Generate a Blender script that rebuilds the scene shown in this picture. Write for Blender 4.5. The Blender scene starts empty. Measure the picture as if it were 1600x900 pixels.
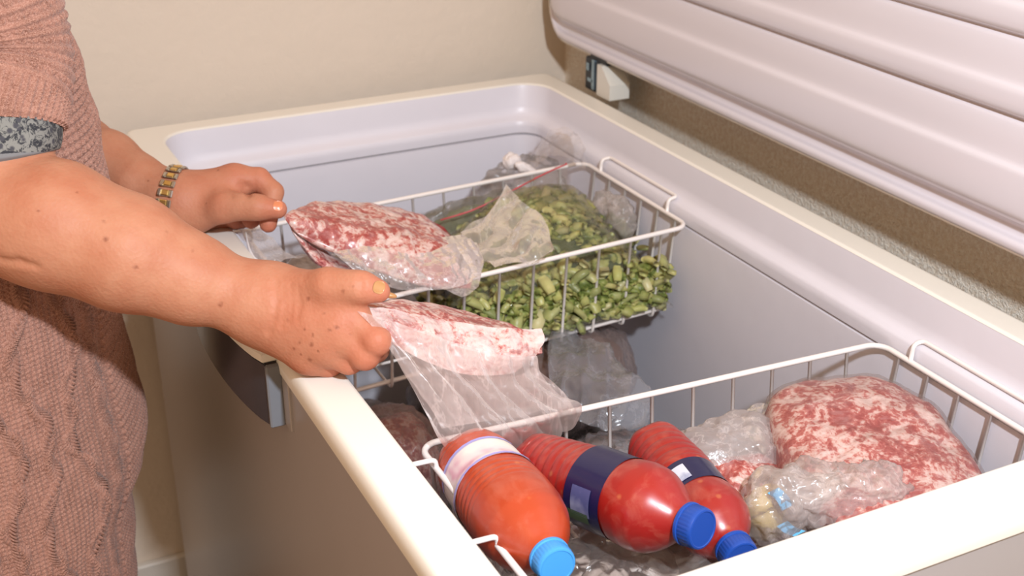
import bpy, math, random
import numpy as np
from mathutils import Vector, Matrix, Quaternion

random.seed(7)
RNG = np.random.default_rng(7)
C = bpy.context.scene.collection
SC = bpy.context.scene

# ------------------------------------------------------------------ camera
CAM = np.array([0.0, 0.0, 1.40])
F_PX, CX, CY = 1982.0, 800.0, 450.0
PITCH, YAW = math.radians(25.255), math.radians(26.487)
FW = np.array([math.sin(YAW) * math.cos(PITCH), math.cos(YAW) * math.cos(PITCH), -math.sin(PITCH)])
RT = np.array([math.cos(YAW), -math.sin(YAW), 0.0])
DN = np.cross(FW, RT)


def at(u, v, depth):
    """world point seen at photograph pixel (u, v) at a distance along the view axis"""
    return CAM + ((u - CX) / F_PX * RT + (v - CY) / F_PX * DN + FW) * depth


cam_data = bpy.data.cameras.new('camera')
cam_data.sensor_width = 36.0
cam_data.lens = 36.0 * F_PX / 1600.0
cam_data.dof.use_dof = True
cam_data.dof.focus_distance = 1.13
cam_data.dof.aperture_fstop = 9.0
cam_data.clip_start = 0.02
cam = bpy.data.objects.new('camera', cam_data)
C.objects.link(cam)
cam.matrix_world = Matrix(((RT[0], -DN[0], -FW[0], CAM[0]),
                           (RT[1], -DN[1], -FW[1], CAM[1]),
                           (RT[2], -DN[2], -FW[2], CAM[2]),
                           (0, 0, 0, 1)))
SC.camera = cam

# ------------------------------------------------------------------ world, lights, exposure
world = bpy.data.worlds.new('world')
SC.world = world
world.use_nodes = True
world.node_tree.nodes['Background'].inputs[0].default_value = (1.0, 0.69, 0.45, 1)
world.node_tree.nodes['Background'].inputs[1].default_value = 0.86


def area(name, loc, target, size, power, color):
    d = bpy.data.lights.new(name, 'AREA')
    d.shape = 'DISK'
    d.size = size
    d.energy = power
    d.color = color
    o = bpy.data.objects.new(name, d)
    C.objects.link(o)
    o.location = loc
    o.rotation_euler = (Vector(target) - Vector(loc)).to_track_quat('-Z', 'Y').to_euler()
    return o


area('flash', (0.28, -0.14, 1.77), (0.52, 1.20, 0.85), 0.07, 27.5, (0.88, 0.96, 1.06))
area('ceiling_lamp', (-0.55, 0.1, 2.35), (0.3, 1.1, 0.9), 0.5, 2.0, (1.0, 0.60, 0.32))
SC.view_settings.view_transform = 'Standard'
SC.view_settings.look = 'None'
SC.view_settings.exposure = 0.0
SC.view_settings.gamma = 1.0
SC.view_settings.use_curve_mapping = False
SC.cycles.max_bounces = 10
SC.cycles.transparent_max_bounces = 24

# ------------------------------------------------------------------ materials


def lin(r, g, b):
    f = lambda c: (c / 255.0) / 12.92 if c <= 10 else (((c / 255.0) + 0.055) / 1.055) ** 2.4
    return (f(r), f(g), f(b), 1.0)


class NT:
    def __init__(s, name):
        s.m = bpy.data.materials.new(name)
        s.m.use_nodes = True
        s.t = s.m.node_tree
        s.t.nodes.clear()
        s.out = s.n('ShaderNodeOutputMaterial')

    def n(s, typ, ins=None, **kw):
        nd = s.t.nodes.new(typ)
        for k, v in kw.items():
            setattr(nd, k, v)
        if ins:
            for k, v in ins.items():
                if isinstance(v, bpy.types.NodeSocket):
                    s.t.links.new(v, nd.inputs[k])
                else:
                    nd.inputs[k].default_value = v
        return nd

    def coord(s, scale=(1, 1, 1)):
        tc = s.n('ShaderNodeTexCoord')
        mp = s.n('ShaderNodeMapping', {0: tc.outputs['Object'], 'Scale': scale})
        return mp.outputs[0]

    def noise(s, scale, detail=3, rough=0.5, vec=None, dist=0.0):
        return s.n('ShaderNodeTexNoise', {'Vector': vec or s.coord(), 'Scale': scale, 'Detail': detail,
                                          'Roughness': rough, 'Distortion': dist}).outputs['Fac']

    def voro(s, scale, vec=None, feature='F1'):
        return s.n('ShaderNodeTexVoronoi', {'Vector': vec or s.coord(), 'Scale': scale}, feature=feature)

    def ramp(s, fac, stops, interp='LINEAR'):
        r = s.n('ShaderNodeValToRGB', {0: fac})
        cr = r.color_ramp
        cr.interpolation = interp
        while len(cr.elements) > 1:
            cr.elements.remove(cr.elements[-1])
        cr.elements[0].position = stops[0][0]
        cr.elements[0].color = stops[0][1]
        for p, c in stops[1:]:
            e = cr.elements.new(p)
            e.color = c
        return r.outputs[0]

    def mix(s, fac, a, b, mode='MIX'):
        nd = s.n('ShaderNodeMix', data_type='RGBA', blend_type=mode)
        for i, v in ((0, fac), (6, a), (7, b)):
            if isinstance(v, bpy.types.NodeSocket):
                s.t.links.new(v, nd.inputs[i])
            else:
                nd.inputs[i].default_value = v
        return nd.outputs[2]

    def math(s, op, a, b=0.0, c=0.0, clamp=False):
        nd = s.n('ShaderNodeMath', {0: a, 1: b, 2: c}, operation=op)
        nd.use_clamp = clamp
        return nd.outputs[0]

    def bump(s, height, strength=0.3, dist=0.002, normal=None):
        ins = {'Height': height, 'Strength': strength, 'Distance': dist}
        if normal is not None:
            ins['Normal'] = normal
        return s.n('ShaderNodeBump', ins).outputs[0]

    def bsdf(s, color, rough=0.5, metal=0.0, normal=None, **kw):
        ins = {'Base Color': color, 'Roughness': rough, 'Metallic': metal}
        if normal is not None:
            ins['Normal'] = normal
        for k, v in kw.items():
            ins[k.replace('_', ' ')] = v
        return s.n('ShaderNodeBsdfPrincipled', ins).outputs[0]

    def done(s, shader):
        s.t.links.new(shader, s.out.inputs[0])
        return s.m


WHITE = (1, 1, 1, 1)
G = lambda v: (v, v, v, 1)
M = {}


def simple(name, color, rough=0.5, metal=0.0, bump=None, vary=0.0, **kw):
    t = NT(name)
    nrm = None
    col = color
    if bump:
        nrm = t.bump(t.noise(bump[0], 4), bump[1], bump[2])
    if vary:
        d = tuple(c * (1 - vary) for c in color[:3]) + (1,)
        col = t.mix(t.noise(6.0, 3), color, d)
    M[name] = t.done(t.bsdf(col, rough, metal, nrm, **kw))
    return M[name]


simple('rim_cream', (0.80, 0.765, 0.69, 1), 0.38, bump=(60, 0.05, 0.001), vary=0.05)
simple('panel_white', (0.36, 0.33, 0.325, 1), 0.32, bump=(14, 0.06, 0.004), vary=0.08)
simple('seal_grey', (0.30, 0.27, 0.27, 1), 0.6)
simple('wire_white', (0.80, 0.74, 0.70, 1), 0.35, Coat_Weight=0.3)
simple('handle_dark', (0.035, 0.037, 0.042, 1), 0.22)
simple('handle_side', (0.16, 0.17, 0.19, 1), 0.35)
simple('hinge_plastic', (0.66, 0.64, 0.58, 1), 0.45)
simple('hinge_black', (0.012, 0.016, 0.022, 1), 0.35)
simple('hinge_steel', (0.30, 0.42, 0.50, 1), 0.25, 0.9)
simple('floor_tile', (0.34, 0.27, 0.21, 1), 0.5, vary=0.2)
simple('skirting', (0.62, 0.58, 0.52, 1), 0.5)

# liner: frosty lavender white plastic
t = NT('liner')
n1 = t.noise(5.0, 4, 0.6)
n2 = t.noise(38.0, 5, 0.6)
col = t.mix(n1, (0.70, 0.68, 0.73, 1), (0.63, 0.60, 0.645, 1))
rg = t.n('ShaderNodeMapRange', {0: n2, 3: 0.28, 4: 0.5}).outputs[0]
M['liner'] = t.done(t.bsdf(col, rg, 0, t.bump(n1, 0.25, 0.006, t.bump(n2, 0.12, 0.002))))
# lid inner panel
t = NT('lid_panel')
n1 = t.noise(3.0, 2)
col = t.mix(n1, (0.655, 0.62, 0.66, 1), (0.615, 0.58, 0.62, 1))
M['lid_panel'] = t.done(t.bsdf(col, 0.26, 0, t.bump(t.noise(20, 2), 0.03, 0.002), Coat_Weight=0.35, Coat_Roughness=0.12))
# plaster wall (cream, lightly dimpled)
t = NT('plaster')
v = t.coord()
a_ = t.noise(22, 5, 0.6, v)
b_ = t.noise(110, 3, 0.6, v)
col = t.mix(t.noise(2.2, 3, 0.5, v), (0.70, 0.605, 0.50, 1), (0.64, 0.55, 0.45, 1))
M['plaster'] = t.done(t.bsdf(col, 0.85, 0, t.bump(b_, 0.25, 0.002, t.bump(a_, 0.45, 0.004))))
# grainy wallpaper beside the freezer
t = NT('grainy_wallpaper')
v = t.coord()
b_ = t.noise(170, 4, 0.75, v)
c_ = t.noise(420, 2, 0.6, v)
col = t.mix(t.ramp(b_, [(0.40, G(0)), (0.62, WHITE)]), (0.76, 0.65, 0.52, 1), (0.90, 0.85, 0.75, 1))
M['grainy_wallpaper'] = t.done(t.bsdf(col, 0.6, 0, t.bump(c_, 0.5, 0.002, t.bump(b_, 0.9, 0.004))))

# ------------------------------------------------------------------ mesh helpers


def link(o, parent=None):
    C.objects.link(o)
    if parent is not None:
        o.parent = parent
    return o


def mesh(name, verts, faces, mat, parent=None, smooth=True, angle=None):
    me = bpy.data.meshes.new(name)
    V = np.asarray(verts, dtype=np.float32).reshape(-1, 3)
    Fc = faces
    if isinstance(Fc, np.ndarray):
        k = Fc.shape[1]
        me.vertices.add(len(V))
        me.vertices.foreach_set('co', V.ravel())
        me.loops.add(Fc.size)
        me.loops.foreach_set('vertex_index', Fc.astype(np.int32).ravel())
        me.polygons.add(len(Fc))
        me.polygons.foreach_set('loop_start', np.arange(0, Fc.size, k, dtype=np.int32))
        me.update(calc_edges=True)
    else:
        me.from_pydata(V.tolist(), [], [list(map(int, f)) for f in Fc])
        me.update()
    if mat is not None:
        me.materials.append(mat if not isinstance(mat, str) else M[mat])
    if smooth:
        me.polygons.foreach_set('use_smooth', np.ones(len(me.polygons), dtype=bool))
        if angle is not None:
            me.set_sharp_from_angle(angle=math.radians(angle))
    o = bpy.data.objects.new(name, me)
    return link(o, parent)


def attr(o, name, values):
    a = o.data.attributes.new(name, 'FLOAT', 'POINT')
    a.data.foreach_set('value', np.asarray(values, dtype=np.float32))


def thing(name, label, cat, loc=(0, 0, 0), group=None):
    o = bpy.data.objects.new(name, None)
    o.empty_display_size = 0.05
    C.objects.link(o)
    o.location = loc
    o['label'] = label
    o['category'] = cat
    if group:
        o['group'] = group
    return o


def rebase(root, loc):
    """put the thing's empty at loc while its parts, built in world space, stay where they are"""
    loc = Vector(loc)
    root.location = loc
    for ch in root.children:
        ch.location = ch.location - loc


def join(parts):
    V, Fs, k = [], [], 0
    for v, f in parts:
        v = np.asarray(v, dtype=float).reshape(-1, 3)
        V.append(v)
        Fs += [[i + k for i in q] for q in f]
        k += len(v)
    return np.vstack(V), Fs


def box(c, s, bevel=0.0):
    """box (centre, full size) with chamfered edges"""
    c, h = np.array(c, float), np.array(s, float) / 2
    if bevel <= 0:
        V = [c + h * np.array(q) for q in ((-1, -1, -1), (1, -1, -1), (1, 1, -1), (-1, 1, -1), (-1, -1, 1), (1, -1, 1), (1, 1, 1), (-1, 1, 1))]
        return V, [[3, 2, 1, 0], [4, 5, 6, 7], [0, 1, 5, 4], [1, 2, 6, 5], [2, 3, 7, 6], [3, 0, 4, 7]]
    b = bevel
    idx, V = {}, []
    for sx in (-1, 1):
        for sy in (-1, 1):
            for sz in (-1, 1):
                for ax in range(3):
                    s3 = np.array([sx, sy, sz], float)
                    q = s3 * (h - b)
                    q[ax] = s3[ax] * h[ax]
                    idx[(sx, sy, sz, ax)] = len(V)
                    V.append(c + q)
    Fs = []
    for ax in range(3):
        a1, a2 = (ax + 1) % 3, (ax + 2) % 3
        for sg in (-1, 1):
            q = []
            for p1, p2 in ((-1, -1), (1, -1), (1, 1), (-1, 1)):
                k = [0, 0, 0]
                k[ax], k[a1], k[a2] = sg, p1, p2
                q.append(idx[tuple(k) + (ax,)])
            Fs.append(q if sg > 0 else q[::-1])
        for p1 in (-1, 1):
            for p2 in (-1, 1):
                q = []
                for e, axx in ((-1, a1), (-1, a2), (1, a2), (1, a1)):
                    k = [0, 0, 0]
                    k[ax], k[a1], k[a2] = e, p1, p2
                    q.append(idx[tuple(k) + (axx,)])
                Fs.append(q if p1 * p2 > 0 else q[::-1])
    for sx in (-1, 1):
        for sy in (-1, 1):
            for sz in (-1, 1):
                q = [idx[(sx, sy, sz, a)] for a in range(3)]
                Fs.append(q if sx * sy * sz > 0 else q[::-1])
    return V, Fs


def tube(pts, r, seg=8, closed=False, caps=True):
    P = [Vector(p) for p in pts]
    n = len(P)
    R = r if hasattr(r, '__len__') else [r] * n
    T = []
    for i in range(n):
        a = P[(i - 1) % n] if (closed or i > 0) else P[i]
        b = P[(i + 1) % n] if (closed or i < n - 1) else P[i]
        T.append((b - a).normalized())
    ref = Vector((0, 0, 1)) if abs(T[0].z) < 0.9 else Vector((1, 0, 0))
    nrm = (ref - T[0] * ref.dot(T[0])).normalized()
    V, Fs = [], []
    for i in range(n):
        if i:
            nrm = (T[i - 1].rotation_difference(T[i])) @ nrm
            nrm = (nrm - T[i] * nrm.dot(T[i])).normalized()
        bn = T[i].cross(nrm)
        for k in range(seg):
            a = 2 * math.pi * k / seg
            V.append(P[i] + (nrm * math.cos(a) + bn * math.sin(a)) * R[i])
    m = n if closed else n - 1
    for i in range(m):
        j = (i + 1) % n
        for k in range(seg):
            l = (k + 1) % seg
            Fs.append([i * seg + k, j * seg + k, j * seg + l, i * seg + l][::-1])
    if caps and not closed:
        Fs.append(list(range(seg)))
        Fs.append([(n - 1) * seg + k for k in range(seg)][::-1])
    return [tuple(v) for v in V], Fs


def fillet(pts, r, n=5, closed=False):
    """round the corners of a polyline"""
    P = [Vector(p) for p in pts]
    out = []
    N = len(P)
    for i in range(N):
        if not closed and i in (0, N - 1):
            out.append(P[i])
            continue
        a, b, c = P[i - 1], P[i], P[(i + 1) % N]
        d1, d2 = (a - b), (c - b)
        rr = min(r, d1.length * 0.49, d2.length * 0.49)
        p1, p2 = b + d1.normalized() * rr, b + d2.normalized() * rr
        for k in range(n + 1):
            t_ = k / n
            out.append(p1 * (1 - t_) ** 2 + b * 2 * t_ * (1 - t_) + p2 * t_ ** 2)
    return out


def rrect(x0, x1, y0, y1, r, n=8):
    P = []
    for cx, cy, a0 in ((x1 - r, y1 - r, 0), (x0 + r, y1 - r, 90), (x0 + r, y0 + r, 180), (x1 - r, y0 + r, 270)):
        for k in range(n + 1):
            a = math.radians(a0 + 90 * k / n)
            P.append((cx + r * math.cos(a), cy + r * math.sin(a)))
    return P


def loft(rings, closed_bottom=False, flip=False):
    """rings: list of equal-length closed loops of 3-D points"""
    n = len(rings[0])
    V = [p for r in rings for p in r]
    Fs = []
    for i in range(len(rings) - 1):
        for k in range(n):
            l = (k + 1) % n
            q = [i * n + k, i * n + l, (i + 1) * n + l, (i + 1) * n + k]
            Fs.append(q[::-1] if flip else q)
    if closed_bottom:
        q = [(len(rings) - 1) * n + k for k in range(n)]
        Fs.append(q[::-1] if flip else q)
    return V, Fs


def grid_faces(nu, nv, wrap_u=False):
    i, j = np.meshgrid(np.arange(nv - 1), np.arange(nu if wrap_u else nu - 1), indexing='ij')
    j2 = (j + 1) % nu
    return np.stack([i * nu + j, i * nu + j2, (i + 1) * nu + j2, (i + 1) * nu + j], -1).reshape(-1, 4)


def fbm(P, scale, seed=0, octaves=4, gain=0.5):
    """smooth pseudo-random field from sums of sines, -1..1"""
    rg_ = np.random.default_rng(seed)
    P = np.asarray(P, float)
    out = np.zeros(P.shape[:-1])
    amp, tot, f = 1.0, 0.0, scale
    for _ in range(octaves):
        acc = np.zeros_like(out)
        for k in range(5):
            d = rg_.normal(size=3)
            d /= np.linalg.norm(d)
            acc += np.sin((P @ d) * f * 6.283 * rg_.uniform(0.7, 1.3) + rg_.uniform(0, 6.28) + 1.3 * np.sin((P @ rg_.normal(size=3)) * f * 2.3))
        out += amp * acc / 3.0
        tot += amp
        amp *= gain
        f *= 2.03
    return out / tot


def catmull(Pn, m, axis):
    """resample a control net along an axis with Catmull-Rom"""
    Pn = np.moveaxis(np.asarray(Pn, float), axis, 0)
    n = len(Pn)
    t_ = np.linspace(0, n - 1, m)
    i = np.clip(t_.astype(int), 0, n - 2)
    f = (t_ - i).reshape((-1,) + (1,) * (Pn.ndim - 1))
    ext = np.concatenate([2 * Pn[:1] - Pn[1:2], Pn, 2 * Pn[-1:] - Pn[-2:-1]])
    p0, p1, p2, p3 = ext[i], ext[i + 1], ext[i + 2], ext[i + 3]
    out = 0.5 * (2 * p1 + (p2 - p0) * f + (2 * p0 - 5 * p1 + 4 * p2 - p3) * f ** 2 + (3 * p1 - p0 - 3 * p2 + p3) * f ** 3)
    return np.moveaxis(out, 0, axis)


def surf_normals(Pg):
    du = np.gradient(Pg, axis=1)
    dv = np.gradient(Pg, axis=0)
    nn = np.cross(du, dv)
    return nn / (np.linalg.norm(nn, axis=-1, keepdims=True) + 1e-12)
# ------------------------------------------------------------------ the room
def structure(name, V, Fs, mat):
    o = mesh(name, V, Fs, mat, None, smooth=False)
    o['kind'] = 'structure'
    return o


structure('floor', *box((-0.35, 0.32, -0.05), (2.86, 3.0, 0.10)), 'floor_tile')
# back wall with two hairline-rough faces: a thick slab
structure('wall_back', *box((-0.389, 1.87, 1.25), (2.79, 0.10, 2.5)), 'plaster')
structure('wall_right', *box((1.056, 0.30, 1.25), (0.10, 3.04, 2.5)), 'grainy_wallpaper')
structure('baseboard_back', *box((-0.389, 1.812, 0.04), (2.79, 0.014, 0.08), 0.003), 'skirting')

# ------------------------------------------------------------------ chest freezer
FX0, FX1, FY0, FY1, FZ = 0.266, 0.931, 0.530, 1.742, 0.85
freezer = thing('chest_freezer', 'white open chest freezer with cream rim and raised lid', 'freezer')


def ring(x0, x1, y0, y1, r, z, n=8):
    return [(x, y, z) for x, y in rrect(x0, x1, y0, y1, r, n)]


# painted steel body
e = 0.004
rings = [ring(FX0 + e, FX1 - e, FY0 + e, FY1 - e, 0.02, z) for z in (0.045, 0.05, 0.4, 0.828, 0.832)]
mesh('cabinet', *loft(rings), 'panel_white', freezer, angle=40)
# recessed plinth
rings = [ring(FX0 + 0.03, FX1 - 0.03, FY0 + 0.03, FY1 - 0.03, 0.02, z) for z in (0.002, 0.047)]
mesh('plinth', *loft(rings), 'seal_grey', freezer, angle=40)
# rim: lip, top, rounded inner edge
IX0, IX1, IY0, IY1 = 0.308, 0.8925, 0.581, 1.702
prof = [(0.0035, 0.8265, 0.016), (0.0, 0.828, 0.018), (-0.0008, 0.838, 0.018), (0.0008, 0.8455, 0.018), (0.0035, 0.8490, 0.016), (0.0065, FZ, 0.015), (0.0078, FZ, 0.0145)]
rings = [ring(FX0 + i, FX1 - i, FY0 + i, FY1 - i, r, z) for i, z, r in prof]
rings += [ring(IX0 - d, IX1 + d, IY0 - d, IY1 + d, 0.045 + d, z) for d, z in ((0.0045, FZ), (0.0032, FZ), (0.0015, 0.8493), (0.0, 0.8475))]
mesh('rim', *loft(rings), 'rim_cream', freezer, angle=50)
# liner: sloping collar, ledge, step, groove, well
prof = [(-0.0005, 0.8478, 0.045), (0.001, 0.842, 0.045), (0.004, 0.816, 0.045), (0.006, 0.806, 0.045), (0.011, 0.8005, 0.042), (0.017, 0.7985, 0.038), (0.0195, 0.7955, 0.036),
        (0.0205, 0.788, 0.035), (0.0205, 0.7785, 0.035), (0.0165, 0.7775, 0.036), (0.0165, 0.7755, 0.036), (0.0205, 0.7745, 0.035),
        (0.022, 0.76, 0.035), (0.026, 0.50, 0.035), (0.030, 0.13, 0.035), (0.038, 0.108, 0.03), (0.055, 0.10, 0.02)]
rings = [ring(IX0 + d, IX1 - d, IY0 + d, IY1 - d, r, z) for d, z, r in prof]
mesh('liner', *loft(rings, closed_bottom=True), 'liner', freezer, angle=60)
d_ = 0.0165
mesh('liner_seam', *tube([(x, y, 0.7765) for x, y in rrect(IX0 + d_, IX1 - d_, IY0 + d_, IY1 - d_, 0.036)], 0.0012, 6, closed=True), 'seal_grey', freezer)

# bowed pull handle on the front, below a curved cream flange
def bow(y, x_end, x_mid, yc=1.170, half=0.150):
    q = (y - yc) / half
    return x_end + (x_mid - x_end) * max(0.0, 1 - q * q) ** 0.8


ys = np.linspace(1.020, 1.320, 21)


def bow_prism(off, z0, z1, inner=0.268, bev=0.0015, cut=0.0):
    out = []
    pts = [(bow(y, 0.2535, 0.236) + off, y) for y in ys]
    loop = pts + [(inner, ys[-1]), (inner, ys[0])]
    rings_ = []
    for z, s in ((z0, bev), (z0 + bev, 0), (z1 - bev, 0), (z1, bev)):
        zz = []
        for (x, y) in loop:
            lift = 0.0
            if cut and z < (z0 + z1) / 2:
                lift = cut * abs((y - 1.17) / 0.15) ** 2
            zz.append((x + (s if x < inner else 0), y + (s if y == ys[0] else (-s if y == ys[-1] else 0)), z + lift))
        rings_.append(zz)
    V, Fs = loft(rings_, flip=False)
    n = len(loop)
    Fs.append(list(range(n))[::-1])
    Fs.append([3 * n + k for k in range(n)])
    return V, Fs


hd = mesh('handle', *bow_prism(0.0, 0.772, 0.8385), 'handle_dark', freezer, angle=35)
mesh('handle_flange', *bow_prism(-0.002, 0.839, 0.8496), 'rim_cream', freezer, angle=35)
mesh('handle_end', *box((0.2605, 1.0170, 0.805), (0.015, 0.006, 0.066), 0.0015), 'handle_side', hd, smooth=False)
mesh('handle_mount', *box((0.2690, 1.008, 0.803), (0.004, 0.024, 0.058), 0.001), 'panel_white', freezer, smooth=False)

# ---- open lid: panel swept along y from an x-z profile, rounded far corners
lid_anchor = np.array([0.938, 0.905])
tilt = math.radians(2)
ua = np.array([math.sin(tilt), math.cos(tilt)])       # up along the lid
un = np.array([-math.cos(tilt), math.sin(tilt)])      # out of its inner face
# inner face profile: (distance up, height of relief)
pin = [(0.000, -0.006), (0.002, 0.000), (0.008, 0.003), (0.013, 0.001), (0.016, -0.006), (0.024, -0.007), (0.028, -0.004), (0.033, 0.003), (0.039, 0.0085), (0.045, 0.0105),
       (0.060, 0.0110), (0.076, 0.0105), (0.0825, 0.0095), (0.0875, 0.0062), (0.094, 0.0050), (0.110, 0.0042), (0.122, 0.0025), (0.1265, 0.0), (0.1277, -0.0016), (0.1290, 0.0)]
rep = [(0.134, 0.0070), (0.141, 0.0092), (0.151, 0.0094), (0.1565, 0.0082), (0.161, 0.0055), (0.168, 0.0044), (0.185, 0.0036), (0.1965, 0.0022), (0.2010, 0.0), (0.2022, -0.0016), (0.2035, 0.0)]
for k in range(0, 5):
    pin += [(a + 0.0745 * k, b) for a, b in rep]
pin += [(0.560, 0.010), (0.590, 0.010), (0.612, 0.003), (0.620, -0.006), (0.640, -0.006), (0.655, 0.003), (0.662, 0.0)]
pin = np.array(pin)
from_s = np.concatenate([[0], np.cumsum(np.hypot(*np.diff(pin, axis=0).T))])
ss = np.linspace(0, from_s[-1], 330)
dense = catmull(pin, 700, 0)
ds = dense
LY0, LY1 = FY0 - 0.015, 1.765
ends = [0.0, 0.003, 0.008, 0.016, 0.028, 0.045, 0.07]
yy = np.array([LY0 + q for q in ends] + list(np.linspace(LY0 + 0.2, LY1 - 0.2, 10)) + [LY1 - q for q in ends[::-1]])
PG = np.zeros((len(yy), len(ds), 3))
Hh = pin[-1, 0]
for i, y in enumerate(yy):
    q = min(y - LY0, LY1 - y)
    # rounded corners of the outline and relief fading into the end wall
    rc = 0.06
    inset = rc - math.sqrt(max(0.0, rc * rc - max(0.0, rc - q) ** 2))
    fade = min(1.0, q / 0.045) ** 0.5
    up = inset + ds[:, 0] * (Hh - 2 * inset) / Hh
    rel = np.where(ds[:, 1] > -1, ds[:, 1] * fade - (1 - fade) * 0.008, 0)
    P2 = lid_anchor[None, :] + up[:, None] * ua + rel[:, None] * un
    PG[i, :, 0], PG[i, :, 1], PG[i, :, 2] = P2[:, 0], y, P2[:, 1]
mesh('lid_panel', PG.reshape(-1, 3), grid_faces(len(ds), len(yy))[:, ::-1], 'lid_panel', freezer)
# outer shell of the lid
lid_t = 0.036
rr = rrect(0.0, Hh, LY0, LY1, 0.06, 8)
rings = []
for d, o_ in ((0.0, -0.0055), (-0.003, -0.006), (-0.004, -0.012), (-0.004, -lid_t + 0.01), (0.0, -lid_t + 0.003), (0.006, -lid_t)):
    rr2 = rrect(0.0 + d, Hh - d, LY0 + d, LY1 - d, 0.06, 8)
    rings.append([(lid_anchor[0] + u_ * ua[0] + o_ * un[0], y, lid_anchor[1] + u_ * ua[1] + o_ * un[1]) for u_, y in rr2])
mesh('lid_shell', *loft(rings, closed_bottom=True, flip=True), 'rim_cream', freezer, angle=50)


def hinge(y, name='hinge'):
    # plastic cover with a slanted top, steel arm beside it reaching the lid
    x0, x1 = 0.938, 0.972
    z0, za, zb = 0.8495, 0.896, 0.872
    yn, yf = y - 0.032, y + 0.006
    prof_ = [(yf, z0), (yf, za), (y - 0.006, za), (yn, zb), (yn, z0)]
    V = [(x0, a, b) for a, b in prof_] + [(x1, a, b) for a, b in prof_]
    Fs = [[0, 1, 2, 3, 4][::-1], [5, 6, 7, 8, 9]] + [[i, (i + 1) % 5, (i + 1) % 5 + 5, i + 5] for i in range(5)]
    h_ = mesh(name, V, Fs, 'hinge_plastic', freezer, smooth=False)
    mesh('hinge_bracket', *join([box((0.951, yf + 0.021, 0.874), (0.020, 0.040, 0.05), 0.002),
                                 box((0.958, y + 0.012, 0.908), (0.03, 0.05, 0.024), 0.002)]), 'hinge_black', h_, smooth=False)
    mesh('hinge_plate', *join([box((0.9400, yf + 0.014, 0.876), (0.003, 0.008, 0.046), 0.0005), box((0.9395, yf + 0.030, 0.885), (0.002, 0.009, 0.012), 0.0005),
                               box((0.9395, yf + 0.022, 0.866), (0.002, 0.016, 0.006), 0.0005)]), 'hinge_steel', h_, smooth=False)


hinge(1.592)
hinge(0.660)
rebase(freezer, ((FX0 + FX1) / 2, (FY0 + FY1) / 2, 0.0))

# ------------------------------------------------------------------ wire baskets


def basket(cx, cy, w, d, ztop, h, skew, label, ztilt=0.0, fy=(-0.62, 0.66)):
    """w along x, d along y; skew tilts the y position along x; ztilt the height along x"""
    root = thing('wire_basket', label, 'basket', group='white wire baskets in the freezer')

    def P(x, y, z):                                    # basket-local to world
        return (cx + x, cy + y + skew * x, z + ztilt * x)
    X, Y = w / 2, d / 2
    rc = 0.018
    top = [P(x, y, ztop) for x, y in rrect(-X, X, -Y, Y, rc, 6)]
    mesh('top_rail', *tube(top, 0.0030, 10, closed=True), 'wire_white', root)
    zb = ztop - h
    ins = 0.014
    bot = [P(x, y, zb + 0.004) for x, y in rrect(-X + ins, X - ins, -Y + ins, Y - ins, 0.012, 5)]
    mesh('bottom_rail', *tube(bot, 0.0022, 8, closed=True), 'wire_white', root)

    def U(pa, pb, vertical_axis):
        """wire from top rail at pa down, under the floor and up at pb"""
        a, b = Vector(pa), Vector(pb)
        m1 = a.lerp(b, (ins - 0.0035) / (b - a).length)
        m2 = b.lerp(a, (ins - 0.0035) / (b - a).length)
        m1.z -= h + 0.004
        m2.z -= h + 0.004
        return fillet([a, m1, m2, b], 0.010, 5)
    nx = int(round((w - 0.03) / 0.0465))
    for k in range(nx + 1):
        x = X - 0.042 - 0.0465 * k
        if x < -X + 0.02:
            break
        mesh('wire', *tube(U(P(x, -Y, ztop), P(x, Y, ztop), 0), 0.0019, 7), 'wire_white', root)
    ny = int(round(d / 0.0465))
    for k in range(ny):
        y = Y - 0.030 - k * (d - 0.06) / (ny - 1)
        mesh('wire', *tube(U(P(-X, y, ztop + 0.0), P(X, y, ztop), 1), 0.0019, 7), 'wire_white', root)
    # hanging loops that sit on the liner ledge
    for s, reach, up in ((1, 0.892 - 0.012, 0.8035), (-1, 0.3205, 0.8035)):
        xr = cx + s * X
        y1, y2 = (-Y * 0.62, Y * 0.66) if s > 0 else (Y * fy[0], Y * fy[1])
        pts = []
        for y, first in ((y1, True), (y2, False)):
            base = Vector(P(s * X, y, ztop))
            lift = Vector((base.x + s * 0.001, base.y, up - 0.001))
            over = Vector((reach, base.y, up + 0.0005))
            pts += [base, lift, over] if first else [over, lift, base]
        mesh('hanger', *tube(fillet(pts, 0.007, 4), 0.0024, 8), 'wire_white', root)
    rebase(root, (cx, cy, zb))
    return root


basket(0.609, 1.352, 0.512, 0.268, 0.784, 0.120, 0.06, 'far white wire basket holding chopped green vegetables')
basket(0.610, 0.752, 0.514, 0.270, 0.788, 0.120, -0.03, 'near white wire basket holding the three sauce bottles', ztilt=-0.02, fy=(-0.20, 0.70))
# ------------------------------------------------------------------ smooth bodies from distance fields


def capsule(P, a, b, ra, rb):
    a, b = np.asarray(a, np.float32), np.asarray(b, np.float32)
    ab = b - a
    t_ = np.clip(((P - a) @ ab) / max(1e-12, float(ab @ ab)), 0, 1)
    d = P - (a + t_[:, None] * ab)
    return np.sqrt((d * d).sum(1)) - (ra + (rb - ra) * t_)


def ellipsoid(P, c, r):
    q = (P - np.asarray(c, np.float32)) / np.asarray(r, np.float32)
    k = np.sqrt((q * q).sum(1))
    return (k - 1) * min(r)


def smin(a, b, k):
    h = np.maximum(k - np.abs(a - b), 0) / k
    return np.minimum(a, b) - h * h * k * 0.25


def chain(P, pts, k=0.004):
    d = None
    for (a, ra), (b, rb) in zip(pts[:-1], pts[1:]):
        c = capsule(P, a, b, ra, rb)
        d = c if d is None else smin(d, c, k)
    return d


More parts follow.
